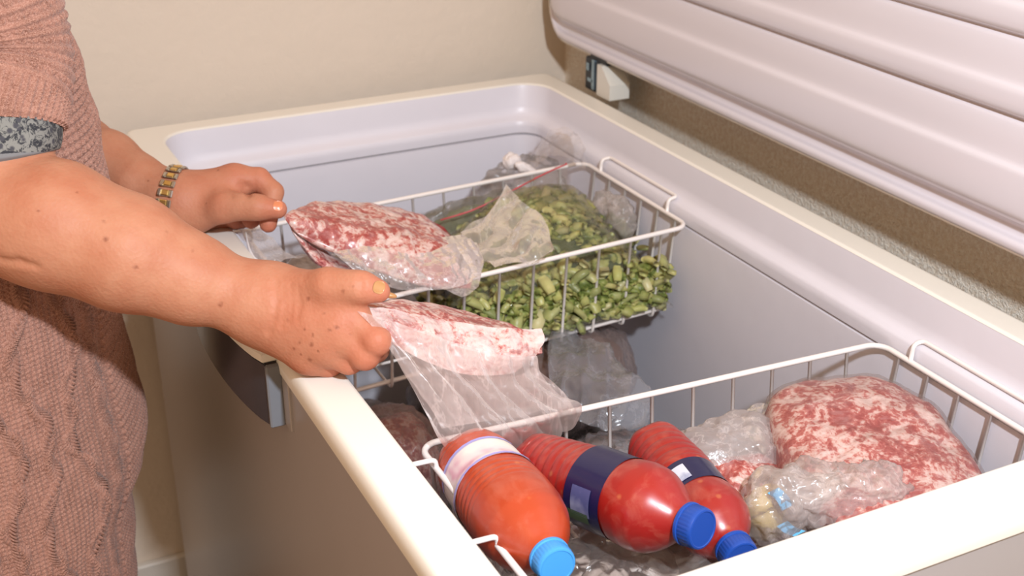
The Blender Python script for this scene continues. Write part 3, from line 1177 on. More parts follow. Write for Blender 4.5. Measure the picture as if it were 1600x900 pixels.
# ------------------------------------------------------------------ films, meat, bags
def film(name, tint=(0.86, 0.80, 0.78, 1), body=0.22, gloss=0.25, wrinkle=55, stretch=(1, 1, 1), rough=0.22, bmp=1.0):
    """thin plastic film: mostly clear, milky where it creases, shiny"""
    t = NT(name)
    v = t.coord(stretch)
    n1 = t.noise(wrinkle, 5, 0.6, v, 0.35)
    n2 = t.noise(wrinkle * 3.1, 3, 0.6, v, 0.2)
    nrm = t.bump(n1, 0.55 * bmp, 0.004, t.bump(n2, 0.30 * bmp, 0.0012))
    crease = t.ramp(n1, [(0.38, G(0.25)), (0.49, G(0.35)), (0.515, G(1)), (0.54, G(0.4)), (0.66, G(0.3))])
    lw = t.n('ShaderNodeLayerWeight', {0: 0.35, 'Normal': nrm}).outputs['Facing']
    fac = t.math('MULTIPLY_ADD', crease, body * 0.9, body * 0.55)
    fac = t.math('ADD', fac, t.math('MULTIPLY', lw, 0.9 * body), clamp=True)
    tr = t.n('ShaderNodeBsdfTransparent', {0: (0.97, 0.96, 0.955, 1)}).outputs[0]
    df = t.n('ShaderNodeBsdfDiffuse', {0: tint, 'Normal': nrm}).outputs[0]
    tl = t.n('ShaderNodeBsdfTranslucent', {0: tint, 'Normal': nrm}).outputs[0]
    dm = t.n('ShaderNodeMixShader', {0: 0.4, 1: df, 2: tl}).outputs[0]
    gl = t.n('ShaderNodeBsdfGlossy', {0: WHITE, 'Roughness': rough, 'Normal': nrm}).outputs[0]
    fr = t.n('ShaderNodeFresnel', {0: 1.45, 'Normal': nrm}).outputs[0]
    m1 = t.n('ShaderNodeMixShader', {0: fac, 1: tr, 2: dm}).outputs[0]
    m2 = t.n('ShaderNodeMixShader', {0: t.math('MULTIPLY', fr, gloss * 4, clamp=True), 1: m1, 2: gl}).outputs[0]
    M[name] = t.done(m2)
    M[name].surface_render_method = 'DITHERED'


film('film_clear', tint=(0.86, 0.80, 0.78, 1), body=0.16, gloss=0.25)
film('film_milky', tint=(0.88, 0.79, 0.76, 1), body=0.36, gloss=0.2, wrinkle=38)
film('film_tail', tint=(0.74, 0.61, 0.57, 1), body=0.40, gloss=0.10, wrinkle=11, stretch=(2.0, 1.6, 0.45), rough=0.35)
film('film_tight', tint=(0.8, 0.7, 0.68, 1), body=0.05, gloss=0.08, wrinkle=50)
film('film_grey', tint=(0.8, 0.74, 0.70, 1), body=0.10, gloss=0.3, wrinkle=60)


def meat_mat(name, scale=1.0, frost=0.25, dark=(0.30, 0.040, 0.032, 1), mid=(0.42, 0.10, 0.080, 1), pale=(0.58, 0.36, 0.31, 1), stretch=(1, 1, 1), hz0=0.5):
    t = NT(name)
    v = t.coord(stretch)
    n1 = t.noise(56 * scale, 6, 0.62, v, 0.9)
    n2 = t.noise(190 * scale, 3, 0.6, v, 0.4)
    n3 = t.noise(14 * scale, 3, 0.5, v)
    f = t.math('MULTIPLY_ADD', n2, 0.35, t.math('MULTIPLY', n1, 0.65))
    f = t.math('MULTIPLY_ADD', n3, 0.25, t.math('SUBTRACT', f, 0.125))
    col = t.ramp(f, [(0.40, dark), (0.465, mid), (0.485, (0.50, 0.19, 0.155, 1)), (0.515, pale), (0.60, (0.70, 0.52, 0.47, 1))])
    haze = t.noise(22 * scale, 5, 0.7, v, 2.0)
    col = t.mix(t.math('MULTIPLY', t.ramp(haze, [(hz0, G(0)), (hz0 + .14, WHITE)]), frost), col, (0.62, 0.50, 0.48, 1))
    w = t.noise(75, 5, 0.65, t.coord((1, 1.6, 0.7)), 1.6)
    nrm = t.bump(w, 0.35, 0.003, t.bump(f, 0.35, 0.004))
    rg = t.n('ShaderNodeMapRange', {0: haze, 3: 0.22, 4: 0.5}).outputs[0]
    M[name] = t.done(t.bsdf(col, 0.5, 0, nrm, Coat_Weight=0.7, Coat_Roughness=0.22, Subsurface_Weight=0.08, Subsurface_Scale=0.004))


meat_mat('mince')
meat_mat('mince_frosty', frost=0.72, hz0=0.36)
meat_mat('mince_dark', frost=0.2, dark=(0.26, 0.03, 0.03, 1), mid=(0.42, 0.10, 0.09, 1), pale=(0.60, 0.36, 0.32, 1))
meat_mat('mince_edge', frost=0.6, stretch=(1, 1, 2))


def blob(field, lo, hi, h, name, mat, parent=None, origin=None):
    V, Q = surface_net(field, lo, hi, h)
    if origin is not None:
        V = V - np.asarray(origin)
    return mesh(name, V, Q, mat, parent)


def slab(quad_top, thick_dir, thick, round_=3.2, nu=70, nv=60, lump=0.004, lscale=14, seed=1, crown=0.35, wrinkle=0.0):
    """a pillow-like slab: quad_top = net of surface points (rows), pushed down by thick_dir*thick with rounded edges"""
    N = catmull(catmull(np.array(quad_top, float), nv, 0), nu, 1)
    u = np.linspace(-1, 1, nu)[None, :]
    v = np.linspace(-1, 1, nv)[:, None]
    prof_ = ((1 - np.abs(u) ** round_) * (1 - np.abs(v) ** round_)).clip(0, 1) ** 0.5
    td = np.asarray(thick_dir, float)
    td /= np.linalg.norm(td)
    cen = N + td * thick / 2
    top = cen - td * (thick / 2) * prof_[..., None] * (1 + crown * 0)
    bot = cen + td * (thick / 2) * prof_[..., None]
    lt = fbm(top, lscale, seed) * lump * prof_ ** 0.5
    lb = fbm(bot, lscale, seed + 5) * lump * prof_ ** 0.5
    if wrinkle:
        lt += wrinkle * np.abs(fbm(top * [1, 1, 1], 38, seed + 9, 3)) * prof_
    top = top - td * lt[..., None]
    bot = bot + td * lb[..., None]
    V = np.vstack([top.reshape(-1, 3), bot.reshape(-1, 3)])
    Fa = grid_faces(nu, nv)
    n0 = nu * nv
    rim_ = [i for i in range(nu)] + [nu * k + nu - 1 for k in range(1, nv)] + [nu * (nv - 1) + i for i in range(nu - 2, -1, -1)] + [nu * k for k in range(nv - 2, 0, -1)]
    side = np.array([[a, b, b + n0, a + n0] for a, b in zip(rim_, rim_[1:] + rim_[:1])])
    Fs = np.vstack([Fa[:, ::-1], Fa + n0, side])
    return V, Fs, top


def sheet(rows, nu, nv, amp=0.003, scale=18, seed=3, streak=None, thick=0.0):
    N = catmull(catmull(np.array(rows, float), nv, 0), nu, 1)
    nn = surf_normals(N)
    h = fbm(N, scale, seed) * amp
    if streak:
        # pleats that run down the sheet
        k, a = streak
        u = np.linspace(0, 1, nu)[None, :]
        v = np.linspace(0, 1, nv)[:, None]
        ph = 2 * np.pi * k * (u + 0.05 * np.sin(5 * v + 1) + 0.03 * fbm(N, 12, seed + 2))
        ridge = 1 - np.abs(np.sin(ph / 2)) ** 0.6
        h = h + a * ridge * (0.3 + 0.7 * np.abs(np.sin(2.3 * u * 3.14 + 1 + v)))
    return N + nn * h[..., None]


def add_sheet(name, rows, nu, nv, mat, parent, org, **kw):
    Pg = sheet(rows, nu, nv, **kw)
    return mesh(name, Pg.reshape(-1, 3) - np.asarray(org), grid_faces(nu, nv), mat, parent)


def A3(rows):
    return [[at(*p) for p in r] for r in rows]


# ---- meat bag held in her right hand ---------------------------------------
o2 = at(700, 510, 1.15)
bagR = thing('meat_bag', 'flat slab of frozen mince in a thin bag pinched in her right hand', 'meat', tuple(o2), group='bags of frozen minced meat')
top = A3([[(546, 470, 1.110), (640, 462, 1.22), (740, 482, 1.26), (842, 512, 1.25)],
          [(552, 474, 1.100), (640, 474, 1.17), (745, 498, 1.21), (847, 519, 1.22)],
          [(560, 480, 1.095), (645, 488, 1.13), (750, 512, 1.17), (848, 528, 1.19)]])
V, Fs, tp = slab(top, at(700, 560, 1.16) - at(700, 500, 1.15), 0.030, 3.5, 110, 60, 0.0022, 26, 21)
mesh('mince_slab', V - o2, Fs, 'mince', bagR)
# frosty bagged front face of the slab and the empty length of bag hanging from it
rows = A3([[(548, 474, 1.086), (620, 484, 1.108), (700, 500, 1.130), (780, 512, 1.150), (846, 514, 1.172)],
           [(560, 492, 1.080), (628, 508, 1.095), (702, 530, 1.118), (785, 545, 1.138), (850, 530, 1.165)],
           [(590, 512, 1.084), (648, 538, 1.096), (716, 558, 1.115), (790, 566, 1.138), (842, 548, 1.162)],
           [(618, 540, 1.090), (668, 566, 1.100), (728, 585, 1.118), (800, 584, 1.145), (826, 566, 1.165)]])
add_sheet('bag_front', rows, 120, 50, 'mince_frosty', bagR, o2, amp=0.0030, scale=26, seed=11)
rows = A3([[(558, 486, 1.078), (640, 510, 1.092), (715, 536, 1.108), (790, 556, 1.126), (840, 556, 1.148)],
           [(598, 528, 1.078), (662, 558, 1.088), (730, 582, 1.104), (800, 592, 1.128), (846, 586, 1.150)],
           [(634, 585, 1.082), (694, 604, 1.094), (752, 614, 1.110), (812, 614, 1.132), (868, 610, 1.156)],
           [(664, 640, 1.088), (716, 646, 1.100), (768, 646, 1.115), (826, 634, 1.136), (890, 622, 1.160)],
           [(688, 690, 1.094), (736, 684, 1.106), (790, 674, 1.120), (848, 656, 1.140), (908, 634, 1.165)],
           [(712, 712, 1.125), (770, 712, 1.140), (820, 704, 1.150), (866, 690, 1.168), (900, 662, 1.180)]])
add_sheet('bag_tail', rows, 170, 120, 'film_tail', bagR, o2, amp=0.0035, scale=13, seed=12, streak=(6, 0.0045))
rows = A3([[(600, 520, 1.10), (660, 550, 1.115), (730, 580, 1.13), (800, 590, 1.15), (838, 572, 1.17)],
           [(640, 590, 1.11), (700, 610, 1.13), (770, 620, 1.15), (830, 618, 1.17), (880, 612, 1.18)],
           [(690, 670, 1.12), (750, 660, 1.15), (800, 655, 1.17), (850, 645, 1.18), (898, 640, 1.185)]])
add_sheet('bag_back', rows, 90, 60, 'film_tail', bagR, o2, amp=0.008, scale=9, seed=14, streak=(4, 0.005))

# ---- meat bag held in her left hand ----------------------------------------
o1 = at(600, 370, 1.45)
bagL = thing('meat_bag', 'folded slab of frozen mince lifted by its corner in her left hand', 'meat', tuple(o1), group='bags of frozen minced meat')
top = A3([[(440, 318, 1.375), (510, 305, 1.50), (590, 310, 1.56), (655, 325, 1.57), (712, 358, 1.55)],
          [(444, 325, 1.372), (510, 322, 1.45), (590, 330, 1.50), (665, 352, 1.51), (725, 385, 1.49)],
          [(452, 334, 1.372), (515, 345, 1.41), (590, 362, 1.44), (670, 385, 1.45), (738, 410, 1.44)],
          [(462, 345, 1.375), (520, 372, 1.40), (580, 400, 1.41), (655, 425, 1.42), (735, 432, 1.42)]])
V, Fs, tp = slab(top, (0.12, 0.25, -1), 0.034, 3.5, 130, 90, 0.0045, 20, 33)
mesh('mince_slab', V - o1, Fs, 'mince', bagL)
rows = A3([[(446, 332, 1.385), (470, 350, 1.395), (500, 385, 1.400), (520, 402, 1.405)],
           [(455, 352, 1.400), (480, 375, 1.412), (515, 405, 1.420), (560, 428, 1.425)],
           [(470, 375, 1.420), (492, 398, 1.425), (530, 422, 1.430), (585, 446, 1.430)],
           [(488, 400, 1.440), (510, 414, 1.440), (545, 434, 1.440), (600, 452, 1.440)]])
V2 = sheet(rows, 70, 60, 0.004, 22, 41)
lowtop = A3([[(446, 330, 1.392), (490, 372, 1.43), (540, 405, 1.46), (600, 430, 1.48)],
             [(456, 352, 1.386), (488, 388, 1.41), (540, 418, 1.43), (600, 444, 1.44)],
             [(478, 382, 1.390), (500, 404, 1.40), (545, 428, 1.41), (598, 450, 1.42)]])
V, Fs, tp = slab(lowtop, (0.1, 0.35, -0.9), 0.018, 3.0, 70, 50, 0.003, 26, 37)
mesh('mince_flap', V - o1, Fs, 'mince_dark', bagL)
rows = A3([[(520, 392, 1.388), (580, 384, 1.405), (650, 396, 1.418), (705, 380, 1.450), (735, 372, 1.475)],
           [(538, 408, 1.384), (595, 408, 1.398), (660, 414, 1.410), (715, 402, 1.435), (747, 392, 1.460)],
           [(556, 424, 1.384), (608, 434, 1.392), (665, 438, 1.402), (720, 428, 1.420), (752, 414, 1.445)],
           [(576, 440, 1.392), (620, 452, 1.396), (668, 454, 1.404), (716, 448, 1.415), (750, 434, 1.430)]])
add_sheet('bag_fold', rows, 110, 60, 'film_milky', bagL, o1, amp=0.003, scale=24, seed=43, streak=(6, 0.003))
rows = A3([[(690, 372, 1.50), (722, 368, 1.51), (745, 380, 1.50)], [(700, 410, 1.45), (738, 410, 1.45), (755, 408, 1.46)], [(690, 452, 1.43), (725, 462, 1.42), (748, 448, 1.43)]])
add_sheet('bag_end', rows, 40, 50, 'film_milky', bagL, o1, amp=0.005, scale=18, seed=44)

# ---- big mince slab in the near basket -------------------------------------
def frame(c, ex, ey):
    ex = np.array(ex, float)
    ex /= np.linalg.norm(ex)
    ey = np.array(ey, float)
    ey -= ex * (ex @ ey)
    ey /= np.linalg.norm(ey)
    return np.array(c, float), np.stack([ex, ey, np.cross(ex, ey)])


def super_blob(fr, r, p=2.8, lump=0.004, sc=16, seed=1, nu=90, nv=60, extra=None, wr=0.0):
    """closed pillow: a superellipsoid pushed in and out by soft noise"""
    c, R3 = fr
    th = np.linspace(0, 2 * np.pi, nu, endpoint=False)[None, :]
    ph = np.linspace(-np.pi / 2 + 0.02, np.pi / 2 - 0.02, nv)[:, None]
    d = np.stack([np.cos(ph) * np.cos(th), np.cos(ph) * np.sin(th), np.sin(ph) + 0 * th], -1)
    k = (np.abs(d) ** p).sum(-1) ** (1 / p)
    q = d / k[..., None] * np.array(r)
    W = q @ R3
    n_ = (d / np.array(r)) @ R3
    n_ /= np.linalg.norm(n_, axis=-1, keepdims=True)
    P = c + W
    h = lump * fbm(P, sc, seed, 4)
    if wr:
        h = h + wr * (1 - 2 * np.abs(fbm(P, 30, seed + 3, 3)))
    if extra is not None:
        P = extra(P, q)
    P = P + n_ * h[..., None]
    V = np.vstack([P.reshape(-1, 3), P[0].mean(0), P[-1].mean(0)])
    a = nu * nv
    Fs = grid_faces(nu, nv, wrap_u=True)
    cap0 = np.array([[a, (j + 1) % nu, j, j] for j in range(nu)])
    Fl = Fs.tolist() + [[a, (j + 1) % nu, j] for j in range(nu)] + [[a + 1, (nv - 1) * nu + j, (nv - 1) * nu + (j + 1) % nu] for j in range(nu)]
    return V, Fl


def add_blob(name, mat, parent, org, *a, **k):
    V, Fs = super_blob(*a, **k)
    return mesh(name, V - np.asarray(org), Fs, mat, parent)


o3 = np.array([0.742, 0.752, 0.672])
bagB = thing('meat_bag', 'largest mince bag, a thick slab lying on the right of the near basket', 'meat', tuple(o3), group='bags of frozen minced meat')
fr3 = frame((0.750, 0.748, 0.742), (0.96, -0.28, -0.05), (0.30, 0.95, 0.16))
add_blob('mince_slab', 'mince', bagB, o3, fr3, (0.090, 0.113, 0.037), p=3.0, lump=0.004, sc=12, seed=51, nu=140, nv=90)
add_blob('bag_film', 'film_tight', bagB, o3, fr3, (0.0925, 0.1155, 0.0390), p=3.0, lump=0.004, sc=12, seed=51, nu=140, nv=90, wr=0.0008)
# gathered end of the bag spreading over the smaller bag
rows = A3([[(1222, 620, 1.44), (1236, 650, 1.40), (1250, 690, 1.36), (1272, 740, 1.30), (1300, 768, 1.28)],
           [(1190, 628, 1.45), (1200, 662, 1.41), (1222, 702, 1.36), (1240, 745, 1.31), (1262, 775, 1.28)],
           [(1158, 642, 1.46), (1166, 676, 1.42), (1195, 712, 1.37), (1214, 742, 1.33), (1236, 765, 1.30)]])
add_sheet('bag_end', rows, 90, 50, 'film_milky', bagB, o3, amp=0.004, scale=22, seed=53, streak=(8, 0.003))

# ---- smaller mince bag behind the third bottle -----------------------------
o4 = np.array([0.64, 0.82, 0.672])
bagS = thing('meat_bag', 'smaller mince bag bulging between the third bottle and the largest mince bag', 'meat', tuple(o4), group='bags of frozen minced meat')
add_blob('mince_lump', 'mince', bagS, o4, frame((0.630, 0.785, 0.716), (1, -0.3, 0), (0.3, 1, 0.1)), (0.055, 0.050, 0.034), p=2.3, lump=0.006, sc=18, seed=61, nu=80, nv=50)
add_blob('bag_film', 'film_milky', bagS, o4, frame((0.645, 0.832, 0.728), (1, -0.2, 0.1), (0.2, 1, 0.1)), (0.064, 0.040, 0.042), p=2.2, lump=0.008, sc=14, seed=62, nu=110, nv=70, wr=0.002)

# ---- small bag with yellow contents and blue strips ------------------------
simple('butter_yellow', (0.52, 0.37, 0.12, 1), 0.5, bump=(60, 0.3, 0.003))
simple('strip_blue', (0.12, 0.42, 0.68, 1), 0.35)
simple('pale_food', (0.56, 0.46, 0.40, 1), 0.45, bump=(70, 0.5, 0.004), vary=0.3, Coat_Weight=0.4)
simple('pale_meat', (0.62, 0.48, 0.40, 1), 0.4, bump=(60, 0.5, 0.005), vary=0.4, Coat_Weight=0.6)
o5 = np.array([0.62, 0.705, 0.680])
bagY = thing('plastic_bag', 'small milky bag with a yellow lump and blue strips at the near rim', 'bag', tuple(o5))
add_blob('yellow_lump', 'butter_yellow', bagY, o5, frame(at(1198, 800, 1.135), (1, 0, 0), (0, 1, 0)), (0.020, 0.016, 0.026), p=2.6, lump=0.003, sc=30, seed=71, nu=40, nv=26)
for k, (u, v_, dd) in enumerate([(1262, 800, 1.132), (1290, 768, 1.125), (1345, 772, 1.130), (1240, 758, 1.155)]):
    add_blob('pale_lump', 'pale_food', bagY, o5, frame(at(u, v_, dd), (1, -0.3, 0), (0, 1, 0.3)), (0.024, 0.016, 0.014), p=2.3, lump=0.004, sc=30, seed=72 + k, nu=40, nv=26)
for uv in (((1208, 766), (1222, 778), (1230, 794)), ((1222, 818), (1234, 828), (1250, 834))):
    L_ = [at(u, v_, 1.108) for u, v_ in uv]
    rows = [[p + np.array([0.005, -0.001, 0.002]) for p in L_], [p - np.array([0.005, -0.001, 0.002]) for p in L_]]
    add_sheet('blue_strip', rows, 12, 5, 'strip_blue', bagY, o5, amp=0.0005, scale=50, seed=5)
film('film_soft', tint=(0.88, 0.77, 0.73, 1), body=0.34, gloss=0.2, bmp=0.7, wrinkle=22)
add_blob('bag_film', 'film_soft', bagY, o5, frame(at(1222, 792, 1.132), (1, -0.3, 0.1), (0.2, 1, 0.1)), (0.037, 0.028, 0.036), p=2.3, lump=0.007, sc=20, seed=75, nu=90, nv=60, wr=0.003)
add_blob('bag_film', 'film_soft', bagY, o5, frame(at(1318, 768, 1.125), (1, -0.42, 0), (0.3, 1, 0.1)), (0.062, 0.026, 0.024), p=2.2, lump=0.008, sc=20, seed=76, nu=110, nv=60, wr=0.005)

# ---- sauce bottles ---------------------------------------------------------


def bottle_mat(name, c1, c2):
    t = NT(name)
    v = t.coord()
    n1 = t.noise(9, 3, 0.5, v)
    n2 = t.noise(42, 5, 0.65, v, 0.8)
    sp_ = t.voro(45, v).outputs[0]
    col = t.mix(n1, c1, c2)
    col = t.mix(t.math('MULTIPLY', t.ramp(n2, [(0.50, G(0)), (0.72, WHITE)]), 0.22), col, (0.60, 0.24, 0.16, 1))
    col = t.mix(t.math('MULTIPLY', t.ramp(sp_, [(0.06, WHITE), (0.14, G(0))]), 0.25), col, (0.70, 0.30, 0.10, 1))
    M[name] = t.done(t.bsdf(col, 0.34, 0, t.bump(n2, 0.15, 0.001), Coat_Weight=0.5, Coat_Roughness=0.25, Subsurface_Weight=0.1, Subsurface_Scale=0.004))


bottle_mat('sauce_orange', (0.48, 0.060, 0.014, 1), (0.38, 0.038, 0.011, 1))
bottle_mat('sauce_red', (0.36, 0.014, 0.010, 1), (0.27, 0.009, 0.008, 1))
simple('cap_light_blue', (0.06, 0.32, 0.74, 1), 0.35)
simple('cap_blue', (0.012, 0.065, 0.34, 1), 0.32)
simple('label_navy', (0.008, 0.010, 0.055, 1), 0.30, Coat_Weight=0.3, bump=(60, 0.15, 0.002))
t = NT('label_pale')
v = t.coord()
a1 = t.noise(20, 3, 0.5, v)
a2 = t.noise(27, 2, 0.5, t.coord((1.1, 0.9, 1)))
sepz = t.n('ShaderNodeSeparateXYZ', {0: t.coord()}).outputs[2]
c_ = t.ramp(a1, [(0.30, (0.62, 0.22, 0.34, 1)), (0.40, (0.76, 0.62, 0.62, 1)), (0.50, (0.80, 0.74, 0.68, 1)), (0.62, (0.78, 0.70, 0.62, 1)), (0.74, (0.62, 0.52, 0.40, 1))])
M['label_pale'] = t.done(t.bsdf(c_, 0.4, 0))
simple('label_violet', (0.36, 0.33, 0.66, 1), 0.4)
t = NT('label_blur')
c_ = t.ramp(t.noise(55, 4, 0.6), [(0.35, (0.30, 0.32, 0.46, 1)), (0.6, (0.62, 0.64, 0.72, 1))])
M['label_blur'] = t.done(t.bsdf(c_, 0.45, 0))
t = NT('label_blur_dark')
c_ = t.ramp(t.noise(45, 3, 0.5), [(0.35, (0.07, 0.08, 0.20, 1)), (0.62, (0.24, 0.25, 0.38, 1))])
M['label_blur_dark'] = t.done(t.bsdf(c_, 0.45, 0))
simple('label_green', (0.05, 0.09, 0.04, 1), 0.4)


def bottle(label, A, B, L, r, prof_, mat, capmat, labels, cap_r=0.0155, cap_l=0.017, patch=None):
    """A base end, B cap end; prof_ = (fraction of length, fraction of radius)"""
    A, B = np.array(A, float), np.array(B, float)
    ax = (B - A) / np.linalg.norm(B - A)
    L = np.linalg.norm(B - A)
    root = thing('sauce_bottle', label, 'bottle', tuple(A), group='sauce bottles in the near basket')
    root.rotation_mode = 'QUATERNION'
    root.rotation_quaternion = Vector(ax).to_track_quat('Z', 'Y')
    nz, seg = 150, 56
    fr_ = np.array(prof_)
    zz = np.linspace(0, 1, nz)
    Lb = L - cap_l
    rad = np.interp(zz, fr_[:, 0], fr_[:, 1])
    for _ in range(4):
        rad[1:-1] = (rad[:-2] + 2 * rad[1:-1] + rad[2:]) / 4
    rad = rad * r
    ribs = np.zeros(nz)
    for a, b, n_, dep in labels['ribs']:
        m_ = smooth01(zz, a - .01, a + .015) * (1 - smooth01(zz, b - .015, b + .01))
        ribs -= dep * m_ * np.abs(np.cos(np.pi * n_ * (zz - a) / (b - a))) ** 6
    rad = rad + ribs
    th = np.linspace(0, 2 * np.pi, seg, endpoint=False)
    rr2 = rad[:, None] * (1 + 0.012 * np.sin(3 * th + 1)[None, :] * smooth01(zz, 0, .3)[:, None])
    # petal foot
    rr2 = rr2 * (1 + 0.05 * np.cos(5 * th)[None, :] * np.exp(-(zz / 0.05) ** 2)[:, None])
    P = np.stack([rr2 * np.cos(th), rr2 * np.sin(th), (zz * Lb)[:, None] + 0 * rr2], -1)
    V = np.vstack([P.reshape(-1, 3), [[0, 0, 0.004]]])
    Fl = grid_faces(seg, nz, wrap_u=True).tolist() + [[nz * seg, (j + 1) % seg, j] for j in range(seg)]
    mesh('bottle_body', V, Fl, mat, root)
    # label band
    za, zb, lm, dr = labels['band']
    zs = np.linspace(za, zb, 16)
    rb = np.interp(zs, zz, rad) .max() + dr
    rbz = np.minimum(rb, np.interp(zs, zz, rad) + dr + 0.0006)
    Pl = np.stack([rbz[:, None] * np.cos(th), rbz[:, None] * np.sin(th), (zs * Lb)[:, None] + 0 * rbz[:, None] * th], -1)
    lab = mesh('label', Pl.reshape(-1, 3), grid_faces(seg, 16, wrap_u=True), lm, root)
    inv = root.rotation_quaternion.inverted()
    mid = A + ax * Lb * (za + zb) / 2
    tc = inv @ Vector((CAM - mid).tolist())
    a0 = math.atan2(tc.y, tc.x)
    for nm, pm, da, wa, fa, fb in labels.get('patches', []):
        ta = np.linspace(a0 + da - wa, a0 + da + wa, 14)
        z2 = np.linspace(za + (zb - za) * fa, za + (zb - za) * fb, 8)
        r2 = np.interp(z2, zs, rbz) + 0.0006
        Pp = np.stack([r2[:, None] * np.cos(ta), r2[:, None] * np.sin(ta), (z2 * Lb)[:, None] + 0 * r2[:, None] * ta], -1)
        mesh(nm, Pp.reshape(-1, 3), grid_faces(14, 8), pm, lab)
    # screw cap with fine grip ribs
    n_ = 96
    g_ = 1 + 0.018 * np.sign(np.cos(32 * np.linspace(0, 2 * np.pi, n_, endpoint=False)))
    tt = np.linspace(0, 2 * np.pi, n_, endpoint=False)
    rings_ = []
    z0 = Lb - 0.001
    for f_, zc, gr in ((1.02, 0, 0), (1.05, .0006, 0), (1.05, .003, 0), (0.98, .0036, 0), (1.0, .0044, 1), (1.0, .0135, 1), (0.985, .0160, 0), (0.94, .0174, 0), (0.86, .0178, 0), (0.82, .0172, 0), (0.0001, .0172, 0)):
        zc = zc / .0178 * cap_l
        rings_.append([(cap_r * f_ * (g_[k] if gr else 1) * math.cos(tt[k]), cap_r * f_ * (g_[k] if gr else 1) * math.sin(tt[k]), z0 + zc) for k in range(n_)])
    mesh('cap', *loft(rings_), capmat, root, angle=35)
    return root


bottle('orange sauce bottle with pale label and light blue cap at the front rim', (0.392, 0.874, 0.781), (0.379, 0.682, 0.798), 0.2, 0.0385,
       [(0, .60), (.015, .74), (.05, .86), (.12, .93), (.2, .93), (.36, .95), (.39, 1), (.55, 1.02), (.68, 1.0), (.78, .92), (.86, .76), (.92, .58), (.97, .42), (1, .38)],
       'sauce_orange', 'cap_light_blue', dict(ribs=[(.43, .60, 4, .0008), (.05, .14, 2, .0006)], band=(.20, .41, 'label_pale', .0004),
       patches=[('label_edge', 'label_violet', -0.2, 1.4, 0.0, 0.10), ('label_edge', 'label_violet', -0.2, 1.4, 0.93, 1.0)]), cap_r=.0158)
bottle('red sauce bottle with navy label and blue cap lying in the middle', (0.449, 0.868, 0.765), (0.505, 0.672, 0.798), 0.2, 0.0362,
       [(0, .55), (.015, .68), (.05, .78), (.12, .84), (.25, .90), (.38, .95), (.43, .98), (.64, .98), (.67, 1.02), (.74, 1.05), (.81, 1.0), (.87, .84), (.93, .60), (.97, .42), (1, .38)],
       'sauce_red', 'cap_blue', dict(ribs=[(.04, .42, 7, .0009)], band=(.44, .655, 'label_navy', .0005),
       patches=[('label_print', 'label_blur_dark', 0.45, .34, 0.22, 0.75), ('label_print', 'label_green', 0.85, .14, 0.1, 0.7)]), cap_r=.0172)
bottle('dark red sauce bottle with white patch on its navy label, behind the middle bottle', (0.577, 0.862, 0.752), (0.549, 0.676, 0.752), 0.2, 0.0325,
       [(0, .60), (.015, .74), (.05, .86), (.10, .90), (.20, .93), (.35, 1), (.44, 1.0), (.46, .96), (.64, .96), (.66, 1.0), (.74, 1.03), (.82, .98), (.88, .84), (.94, .60), (.97, .45), (1, .42)],
       'sauce_red', 'cap_blue', dict(ribs=[(.03, .42, 6, .0010)], band=(.46, .645, 'label_navy', .0005),
       patches=[('label_print', 'label_blur', 0.05, .38, 0.22, 0.85), ('label_print', 'label_green', 0.95, .2, 0.1, 0.9)]), cap_r=.0158)

# ---- bag of pale pieces under the bottles ----------------------------------
o6 = np.array([0.47, 0.72, 0.672])
bagP = thing('plastic_bag', 'glossy clear bag of pale meat pieces beneath the bottles', 'bag', tuple(o6))
for k, (c, r) in enumerate([(at(985, 890, 1.115), (.042, .030, .018)), (at(1045, 872, 1.150), (.038, .020, .015)), (at(925, 852, 1.140), (.009, .014, .020)), (at(900, 880, 1.130), (.024, .022, .016)), (at(1095, 862, 1.180), (.030, .018, .012)), (at(950, 905, 1.10), (.03, .02, .016))]):
    add_blob('meat_piece', 'pale_meat', bagP, o6, frame(c, (1, -0.4 + 0.2 * k, 0.1), (0.3, 1, 0.2)), r, p=2.2, lump=0.004, sc=30, seed=80 + k, nu=44, nv=28)
add_blob('bag_film', 'film_grey', bagP, o6, frame((0.475, 0.745, 0.702), (1, -0.1, 0), (0, 1, 0)), (0.105, 0.115, 0.032), p=2.6, lump=0.010, sc=16, seed=90, nu=150, nv=80, wr=0.003)
# ------------------------------------------------------------------ frozen vegetables in the far basket
o7 = np.array([0.70, 1.35, 0.675])
veg = thing('vegetable_bag', 'clear bag heaped with chopped green vegetables in the far basket', 'vegetables', tuple(o7))
t = NT('chopped_green')
rnd = t.n('ShaderNodeObjectInfo').outputs['Random']
v = t.coord()
n1 = t.noise(90, 3, 0.6, v)
col = t.ramp(rnd, [(0.0, (0.15, 0.18, 0.035, 1)), (0.25, (0.27, 0.28, 0.065, 1)), (0.45, (0.38, 0.38, 0.09, 1)), (0.6, (0.46, 0.42, 0.14, 1)), (0.75, (0.25, 0.27, 0.06, 1)), (0.88, (0.52, 0.46, 0.22, 1)), (0.97, (0.09, 0.13, 0.025, 1))])
col = t.mix(t.math('MULTIPLY', n1, 0.45), col, (0.42, 0.42, 0.24, 1))
M['chopped_green'] = t.done(t.bsdf(col, 0.42, 0, t.bump(n1, 0.3, 0.001), Coat_Weight=0.25, Subsurface_Weight=0.1, Subsurface_Scale=0.003))
simple('dark_green', (0.045, 0.062, 0.016, 1), 0.6, bump=(120, 0.6, 0.004))


